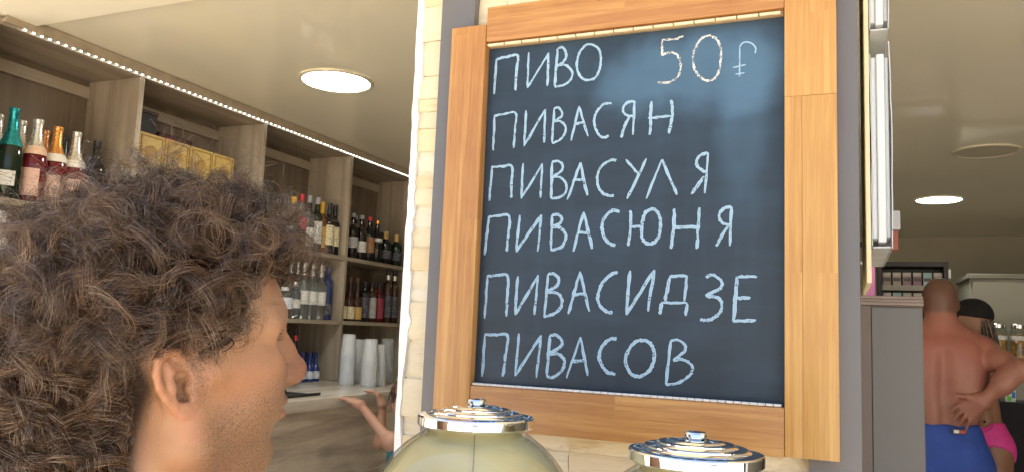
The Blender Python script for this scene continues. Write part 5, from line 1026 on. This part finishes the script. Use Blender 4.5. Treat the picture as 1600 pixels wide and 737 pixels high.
for k, (P, Rd, Tn) in enumerate((A1, A2, A3, A4, A5, A6, A7, A8, A9)):
    # keep strands off the face and out of the skull
    x, y, z = P[..., 0], P[..., 1], P[..., 2]
    ear_zone = (x > -0.040) & (x < 0.016) & (np.abs(y) > 0.054) & (z < 0.034) & (z > -0.09)
    face_zone = (x > 0.008) & (z < np.interp(x, [0.0, 0.018, 0.052, 0.062, 0.2], [0.030, 0.012, 0.042, 0.078, 0.070]) + 0.008 * np.sin(y * 140))
    keep = (k == 8) | ((ear_zone | face_zone).mean(1) < 0.05)
    if k in (0, 3): keep |= (rs.rand(len(P)) < 0.012) & ~face_zone.any(1)
    P = P[keep]; Rd = Rd[keep]; Tn = Tn[keep]
    Pl = P
    W = Pl @ HM[:3, :3].T + HM[:3, 3] - np.array(man.location)
    hair_me.append((W, Rd, Tn))
def hair_mat(name, c1, c2):
    m = bpy.data.materials.new(name); n, l, p = nodes(m); tc = n.new('ShaderNodeTexCoord')
    nz = n.new('ShaderNodeTexNoise'); nz.inputs['Scale'].default_value = 55; nz.inputs['Detail'].default_value = 3; l.new(tc.outputs['Object'], nz.inputs[0])
    mr = n.new('ShaderNodeMapRange'); mr.inputs[1].default_value = 0.35; mr.inputs[2].default_value = 0.68; l.new(nz.outputs[0], mr.inputs[0])
    mx = n.new('ShaderNodeMix'); mx.data_type = 'RGBA'; mx.inputs[6].default_value = c1 + (1,); mx.inputs[7].default_value = c2 + (1,); l.new(mr.outputs[0], mx.inputs[0]); at = n.new('ShaderNodeAttribute'); at.attribute_name = 'tone'
    m2 = n.new('ShaderNodeMix'); m2.data_type = 'RGBA'; l.new(at.outputs['Fac'], m2.inputs[0]); l.new(mx.outputs[2], m2.inputs[6]); m2.inputs[7].default_value = (0.30, 0.185, 0.105, 1); l.new(m2.outputs[2], p.inputs['Base Color'])
    p.inputs['Roughness'].default_value = 0.26; p.inputs['Specular IOR Level'].default_value = 0.7
    return m
HB = hair_mat('brown_curly_hair', (0.026, 0.014, 0.008), (0.070, 0.037, 0.019))
from itertools import groupby
m24 = [h for h in hair_me if h[0].shape[1] == 26]; m16 = [h for h in hair_me if h[0].shape[1] == 16]
o = link('hair', strand_mesh('hair', np.concatenate([h[0] for h in m24]), np.concatenate([h[1] for h in m24]), np.concatenate([h[2] for h in m24])), HB, man); tag(o, kind='stuff')
o = link('hair', strand_mesh('hair_undercoat', np.concatenate([h[0] for h in m16]), np.concatenate([h[1] for h in m16]), np.concatenate([h[2] for h in m16]) * 0.2), hair_mat('shaded_under_hair', (0.022, 0.012, 0.008), (0.045, 0.026, 0.016)), man); tag(o, kind='stuff')  # undercoat tinted darker, shade in the gaps between locks put into colour
# eyebrow of the curly haired man
def brow(q):
    rsb = np.random.RandomState(3); n_ = 90; u = rsb.rand(n_); root = np.stack([0.0965 - 0.016 * u ** 1.5 - 0.002, q * (0.012 + 0.034 * u), 0.0455 + 0.004 * np.sin(u * 3) + rsb.normal(0, 0.0022, n_)], 1)
    t = np.linspace(0, 1, 6)[None, :, None]; d = np.stack([0.55 + rsb.normal(0, .2, n_), q * (0.8 + rsb.normal(0, .3, n_)), -0.1 + rsb.normal(0, .5, n_)], 1)[:, None, :]
    P = root[:, None, :] + d * t * 0.010 + np.array([0, 0, -0.004])[None, None, :] * t ** 2
    return P, np.full((n_, 6), 0.00028) * (1 - 0.6 * np.linspace(0, 1, 6)[None, :])
def lash(q):
    rsb = np.random.RandomState(6); n_ = 34; u = np.linspace(0, 1, n_); root = np.stack([0.0900 - 0.0045 * u, q * (0.022 + 0.021 * u), 0.0275 + 0.003 * np.sin(u * 3.1)], 1)
    t = np.linspace(0, 1, 6)[None, :, None]; d = np.stack([np.full(n_, 0.9), q * (u - 0.2), -0.25 + rsb.normal(0, .12, n_)], 1)[:, None, :]
    return root[:, None, :] + d * t * 0.0085 + np.array([0, 0, 0.004])[None, None, :] * t ** 2, np.full((n_, 6), 0.0002)
bp = [brow(-1), brow(1), lash(-1), lash(1)]
for nm, b_ in zip(('eyebrow', 'eyebrow', 'eyelash', 'eyelash'), bp):
    tag(link(nm, strand_mesh(nm, b_[0] @ HM[:3, :3].T + HM[:3, 3] - np.array(man.location), b_[1]), HB, man), kind='stuff')

def hand(S, wrist, d, nrm, size, curls, thumb, spread=0.16, side=1):
    """Palm, four fingers and a thumb. d = direction of the fingers, nrm = back of the hand; curls bend the fingers away from nrm."""
    d = np.array(d, float); d /= np.linalg.norm(d); nrm = np.array(nrm, float); nrm -= d * (nrm @ d); nrm /= np.linalg.norm(nrm); sd = np.cross(d, nrm) * side
    w = np.array(wrist, float); z_ = size
    for k in (-1.2, -0.4, 0.4, 1.2): S.cone(w + d * 0.10 * z_ + sd * k * 0.10 * z_, w + d * 0.46 * z_ + sd * k * 0.165 * z_, 0.075 * z_, 0.062 * z_, 0.02 * z_ / 0.1)
    for k, ln in zip((-1.5, -0.5, 0.5, 1.5), (0.78, 0.95, 1.0, 0.90)):
        p = w + d * 0.47 * z_ + sd * k * 0.128 * z_; dd = d * math.cos(k * spread) + sd * math.sin(k * spread); c_ = curls; pts = [p]
        for j, sl in enumerate((0.24, 0.16, 0.13)):
            a = c_[j] * (1 + 0.12 * k); nd = dd * math.cos(a) - nrm * math.sin(a); nn = nrm * math.cos(a) + dd * math.sin(a); dd, nrm_ = nd, nn; p = p + dd * sl * ln * z_; pts.append(p)
        S.chain(pts, [0.052 * z_, 0.047 * z_, 0.042 * z_, 0.034 * z_], 0.006, 0.012)
    p0 = w + d * 0.12 * z_ - sd * 0.10 * z_; dt = d * thumb[0] - sd * thumb[1] - nrm * thumb[2]; dt /= np.linalg.norm(dt)
    p1 = p0 + dt * 0.24 * z_; dt2 = dt + d * 0.35; dt2 /= np.linalg.norm(dt2); p2 = p1 + dt2 * 0.18 * z_; p3 = p2 + dt2 * 0.13 * z_
    S.chain([p0, p1, p2, p3], [0.075 * z_, 0.060 * z_, 0.050 * z_, 0.038 * z_], 0.008, 0.02)

# ---- bare backed man in blue shorts
m2_ = empty('person', (0.415, 4.2, 0), 0, 'sunburnt man in blue shorts seen from behind, hand on his back', 'person')
S = Solid(axis([(0.10, 0.30, 0.010), (0.30, 0.80, 0.006)]), axis([(3.90, 4.12, 0.006), (4.12, 4.50, 0.010)]), axis([(0.0, 0.95, 0.014), (0.95, 1.86, 0.0065)]))
X0 = 0.408
S.ell((X0, 4.215, 1.722), (0.075, 0.096, 0.104), 0.02); S.ell((X0, 4.27, 1.68), (0.056, 0.058, 0.075), 0.03)
for q in (-1, 1): S.ell((X0 + q * 0.077, 4.225, 1.70), (0.009, 0.018, 0.030), 0.008)
S.cone((X0, 4.20, 1.66), (X0, 4.185, 1.53), 0.059, 0.066, 0.03)
for q in (-1, 1):
    S.cone((X0 + q * 0.02, 4.17, 1.60), (X0 + q * 0.15, 4.19, 1.505), 0.040, 0.052, 0.05)
    S.ell((X0 + q * 0.085, 4.175, 1.40), (0.095, 0.085, 0.155), 0.05); S.ell((X0 + q * 0.10, 4.17, 1.31), (0.068, 0.075, 0.13), 0.05)
    S.ell((X0 + q * 0.082, 4.118, 1.425), (0.048, 0.018, 0.065), 0.05); S.ell((X0 + q * 0.045, 4.128, 1.20), (0.034, 0.030, 0.13), 0.04)
    S.ell((X0 + q * 0.172, 4.20, 1.485), (0.052, 0.058, 0.066), 0.035)
    S.ell((X0 + q * 0.075, 4.17, 0.98), (0.090, 0.105, 0.12), 0.04)
    S.chain([(X0 + q * 0.085, 4.20, 0.92), (X0 + q * 0.09, 4.20, 0.50), (X0 + q * 0.09, 4.185, 0.095)], [0.092, 0.060, 0.042], 0.04); S.ell((X0 + q * 0.09, 4.165, 0.36), (0.056, 0.058, 0.11), 0.03)
    S.chain([(X0 + q * 0.09, 4.175, 0.05), (X0 + q * 0.11, 4.34, 0.035)], [0.044, 0.034], 0.02)
S.ell((X0, 4.20, 1.16), (0.135, 0.092, 0.15), 0.06); S.ell((X0, 4.23, 1.36), (0.15, 0.10, 0.17), 0.05)
S.ell((X0, 4.158, 1.36), (0.150, 0.068, 0.19), 0.07); S.ell((X0, 4.150, 1.46), (0.13, 0.060, 0.09), 0.06)
S.cone((X0, 4.065, 1.46), (X0, 4.082, 1.10), 0.008, 0.008, 0.05, '-')
S.chain([(X0 + 0.175, 4.195, 1.485), (0.690, 4.045, 1.418)], [0.052, 0.040], 0.04); S.ell((0.63, 4.12, 1.45), (0.055, 0.055, 0.044), 0.03); S.ell((0.645, 4.06, 1.385), (0.045, 0.04, 0.04), 0.02)
S.chain([(0.690, 4.045, 1.416), (0.625, 4.050, 1.345), (0.555, 4.062, 1.275)], [0.042, 0.038, 0.027], 0.03)
hand(S, (0.555, 4.062, 1.275), (-0.80, 0.16, -0.62), (0.05, 1.0, 0.25), 0.165, (0.45, 0.6, 0.5), (0.5, 0.9, 0.3), side=1)
S.chain([(X0 - 0.175, 4.195, 1.485), (0.195, 4.20, 1.21), (0.20, 4.30, 1.00)], [0.054, 0.041, 0.028], 0.03); hand(S, (0.20, 4.30, 1.00), (0.05, 0.5, -0.85), (-0.95, 0.0, 0.0), 0.165, (0.3, 0.4, 0.3), (0.6, 0.6, 0.2))
me = S.mesh('body', m2_.location); V_ = S.V + np.array(m2_.location)
vmask(me, 'stubble', sstep(V_[:, 2], 1.645, 1.675) * (1 - sstep(V_[:, 1], 4.26, 4.30)))
vmask(me, 'burn', np.exp(-((V_[:, 2] - 1.50) / 0.16) ** 2) * (1 - sstep(np.abs(V_[:, 0] - X0), 0.15, 0.24)))
link('body', me, skin('sunburnt_skin', (0.36, 0.16, 0.108), (0.30, 0.12, 0.082), 0.12, (('burn', (0.37, 0.115, 0.085), 0.6, 0), ('stubble', (0.095, 0.055, 0.036), 0.72, 0)), bscale=200, scale=8), m2_)
S = Solid(axis([(0.18, 0.64, 0.008)]), axis([(4.0, 4.42, 0.008)]), axis([(0.40, 1.20, 0.008)]))
for q in (-1, 1): S.ell((X0 + q * 0.065, 4.18, 1.0), (0.112, 0.128, 0.20), 0.06); S.cone((X0 + q * 0.085, 4.185, 0.95), (X0 + q * 0.10, 4.195, 0.50), 0.122, 0.115, 0.03); S.ell((X0 + q * 0.075, 4.17, 0.98), (0.102, 0.118, 0.132), 0.04)
S.ell((X0, 4.19, 1.12), (0.140, 0.104, 0.09), 0.04); S.ell((X0 + 0.135, 4.17, 0.99), (0.03, 0.04, 0.05), 0.03)
S.clip(lambda x, y, z: np.maximum(0.50 - z, z - (1.158 + 0.02 * (x - X0))), 0.012)
link('shorts', S.mesh('shorts', m2_.location), mat('blue_swim_cloth', (0.03, 0.075, 0.34), 0.7, var=0.12, scale=14, bump=0.004, bscale=26), m2_)
tg = box('waist_tag', 0.428, 0.488, 4.055, 4.064, 1.122, 1.144, plain('tag_dark', (0.02, 0.02, 0.03)), m2_)
for nm, a, c_ in (('tag_white', (0.436, 0.456), (0.7, 0.7, 0.7)), ('tag_red', (0.457, 0.481), (0.40, 0.05, 0.05))):
    box(nm, a[0], a[1], 4.0535, 4.0548, 1.126, 1.140, plain('patch_' + nm, c_), tg)

# ---- woman in cap and pink bikini beyond him
w_ = empty('person', (0.64, 4.6, 0), 0, 'tanned woman in black cap and pink bikini behind the bare backed man', 'person')
S = Solid(axis([(0.36, 0.86, 0.007)]), axis([(4.38, 4.86, 0.008)]), axis([(0.0, 0.85, 0.014), (0.85, 1.80, 0.007)]))
S.ell((0.588, 4.60, 1.655), (0.088, 0.072, 0.098), 0.02); S.ell((0.545, 4.60, 1.615), (0.052, 0.052, 0.07), 0.03); S.ell((0.494, 4.60, 1.615), (0.016, 0.012, 0.016), 0.012)
S.cone((0.60, 4.60, 1.60), (0.612, 4.60, 1.46), 0.048, 0.052, 0.03)
for q in (-1, 1):
    S.cone((0.612, 4.60, 1.47), (0.61, 4.60 + q * 0.135, 1.425), 0.045, 0.042, 0.04); S.ell((0.555, 4.60 + q * 0.065, 1.30), (0.058, 0.055, 0.06), 0.03)
    S.chain([(0.61, 4.60 + q * 0.15, 1.425), (0.60, 4.60 + q * 0.18, 1.16), (0.50, 4.60 + q * 0.15, 1.02)], [0.042, 0.033, 0.023], 0.03)
    hand(S, (0.50, 4.60 + q * 0.15, 1.02), (-0.8, 0, -0.5), (0, q, 0), 0.145, (0.3, 0.4, 0.3), (0.6, 0.5, 0.2))
    S.ell((0.665, 4.60 + q * 0.062, 1.01), (0.080, 0.080, 0.095), 0.04)
    S.chain([(0.645, 4.60 + q * 0.075, 0.93), (0.645, 4.60 + q * 0.075, 0.47), (0.66, 4.60 + q * 0.07, 0.09)], [0.088, 0.055, 0.038], 0.03); S.chain([(0.66, 4.60 + q * 0.07, 0.045), (0.50, 4.60 + q * 0.075, 0.03)], [0.038, 0.028], 0.02)
S.ell((0.607, 4.60, 1.36), (0.088, 0.125, 0.14), 0.04); S.ell((0.622, 4.60, 1.18), (0.078, 0.108, 0.13), 0.05); S.ell((0.636, 4.60, 1.05), (0.085, 0.135, 0.11), 0.05)
D0 = S.D.copy()
link('body', S.mesh('body', w_.location), skin('tanned_female_skin', (0.31, 0.155, 0.085), (0.26, 0.12, 0.065), 0.12, bscale=200, scale=8), w_)
PKm = mat('pink_swim_cloth', (0.72, 0.055, 0.30), 0.55, var=0.08, scale=30)
S.D = D0 - 0.007; S.clip(lambda x, y, z: np.maximum.reduce([z - (1.150 - 0.10 * (x - 0.64)), (1.155 - 0.22 + 0.9 * np.abs(np.abs(y - 4.60) - 0.0) - 0.03) - z + 0.0 * x, 0.90 - z]), 0.006)
link('bikini_bottom', S.mesh('bikini_bottom', w_.location), PKm, w_)
S.D = D0 - 0.007; S.clip(lambda x, y, z: np.maximum(z - (1.292 + 0.10 * np.exp(-((x - 0.54) / 0.05) ** 2)), (1.262 - 0.03 * np.exp(-((x - 0.54) / 0.05) ** 2)) - z) + 1.0 * (np.abs(y - 4.6) > 0.138), 0.006)
link('bikini_top', S.mesh('bikini_top', w_.location), PKm, w_)
S = Solid(axis([(0.36, 0.74, 0.005)]), axis([(4.48, 4.72, 0.005)]), axis([(1.50, 1.80, 0.005)]))
S.ell((0.592, 4.60, 1.668), (0.094, 0.079, 0.086), 0.01); S.clip(lambda x, y, z: (1.655 - 0.12 * (x - 0.59)) - z, 0.006)
S.ell((0.492, 4.60, 1.656), (0.062, 0.062, 0.007), 0.01)
link('cap', S.mesh('cap', w_.location), mat('black_cap_cloth', (0.010, 0.009, 0.010), 0.85, var=0.2, scale=50), w_)
rsw = np.random.RandomState(8); n_ = 1500; u = rsw.rand(n_); hh = rsw.rand(n_); t = np.linspace(0, 1, 8)[None, :, None]
rt_ = np.stack([0.60 + 0.082 * np.cos((u - 0.5) * 2.6), 4.60 + 0.070 * np.sin((u - 0.5) * 2.6), 1.645 - 0.06 * hh], 1)
P = rt_[:, None, :] + np.array([0.012, 0, -0.11])[None, None, :] * t + rsw.normal(0, 0.005, (n_, 1, 3)) * t - np.array(w_.location)[None, None, :]
o = link('hair', strand_mesh('hair', P, np.full((n_, 8), 0.0015)), hair_mat('dark_brown_hair', (0.05, 0.035, 0.022), (0.11, 0.08, 0.05)), w_); tag(o, kind='stuff')

# ---- child at the counter: only the arms show beyond the pillar
ch = empty('person', (-1.82, 3.16, 0), 0, 'child behind the pillar with both hands up on the bar counter', 'person')
S = Solid(axis([(-2.20, -1.82, 0.0032), (-1.82, -1.66, 0.012)]), axis([(2.96, 3.42, 0.0032)]), axis([(0.0, 0.86, 0.014), (0.86, 1.30, 0.0032)]))
S.chain([(-1.83, 3.045, 1.00), (-1.850, 3.055, 0.995), (-2.005, 3.060, 1.135)], [0.030, 0.027, 0.0175], 0.02)
hand(S, (-2.005, 3.060, 1.135), (-0.93, 0.02, 0.34), (0.35, 0.05, 0.9), 0.125, (0.12, 0.25, 0.2), (0.75, -0.65, 0.25), spread=0.13)
S.chain([(-1.83, 3.27, 0.99), (-2.040, 3.290, 0.945), (-2.025, 3.27, 1.115)], [0.030, 0.028, 0.018], 0.02)
hand(S, (-2.025, 3.27, 1.115), (-0.38, -0.10, 0.9), (0.80, 0.3, 0.4), 0.120, (0.55, 0.8, 0.5), (0.5, -0.7, 0.3), spread=0.14)
S.ell((-1.81, 3.16, 0.88), (0.075, 0.115, 0.17), 0.04); S.ell((-1.81, 3.16, 0.66), (0.075, 0.105, 0.13), 0.05); S.cone((-1.81, 3.16, 1.02), (-1.81, 3.16, 1.10), 0.04, 0.038, 0.03)
S.ell((-1.82, 3.16, 1.185), (0.086, 0.070, 0.10), 0.02); S.ell((-1.86, 3.16, 1.155), (0.045, 0.050, 0.062), 0.02); S.ell((-1.909, 3.16, 1.165), (0.012, 0.010, 0.011), 0.01)
for q in (-1, 1): S.ell((-1.815, 3.16 + q * 0.071, 1.17), (0.016, 0.008, 0.024), 0.008)
for q in (-1, 1): S.cone((-1.81, 3.16, 1.0), (-1.83, 3.16 + q * 0.11, 0.99), 0.045, 0.038, 0.03); S.chain([(-1.81, 3.16 + q * 0.055, 0.62), (-1.81, 3.16 + q * 0.055, 0.34), (-1.81, 3.16 + q * 0.055, 0.07)], [0.062, 0.046, 0.034], 0.02); S.chain([(-1.81, 3.16 + q * 0.055, 0.035), (-1.91, 3.16 + q * 0.055, 0.028)], [0.033, 0.026], 0.02)
link('body', S.mesh('body', ch.location), skin('child_skin', (0.54, 0.32, 0.22), (0.48, 0.25, 0.165), 0.15, bscale=300, scale=12), ch)
S = Solid(axis([(-1.98, -1.66, 0.008)]), axis([(2.98, 3.34, 0.008)]), axis([(0.36, 1.10, 0.008)]))
S.ell((-1.81, 3.16, 0.88), (0.086, 0.126, 0.18), 0.04); S.ell((-1.81, 3.16, 0.66), (0.086, 0.116, 0.14), 0.05)
for q in (-1, 1): S.cone((-1.81, 3.16, 1.0), (-1.83, 3.16 + q * 0.10, 0.99), 0.052, 0.047, 0.03); S.cone((-1.81, 3.16 + q * 0.058, 0.62), (-1.81, 3.16 + q * 0.06, 0.42), 0.074, 0.07, 0.02)
S.clip(lambda x, y, z: np.maximum(0.44 - z, z - 1.03))
link('clothes', S.mesh('clothes', ch.location), mat('teal_cotton', (0.05, 0.22, 0.26), 0.85, var=0.1, scale=40), ch)
rsc = np.random.RandomState(4); n_ = 2600; d_ = rsc.normal(0, 1, (n_, 3)); d_ /= np.linalg.norm(d_, axis=1, keepdims=True); d_ = d_[(d_[:, 2] > 0.1) | (d_[:, 0] > 0.15)]; d_ = d_[d_[:, 2] > -0.55]
rc_ = np.array([-1.82, 3.16, 1.185]) + d_ * np.array([0.087, 0.071, 0.101]); t = np.linspace(0, 1, 8)[None, :, None]
P = rc_[:, None, :] + d_[:, None, :] * 0.012 * t + np.array([0.012, 0, -0.045])[None, None, :] * t ** 1.4 + rsc.normal(0, 0.006, (len(d_), 1, 3)) * t - np.array(ch.location)[None, None, :]
tag(link('hair', strand_mesh('hair', P, np.full((len(d_), 8), 0.0016)), hair_mat('child_brown_hair', (0.05, 0.03, 0.018), (0.12, 0.075, 0.045)), ch), kind='stuff')
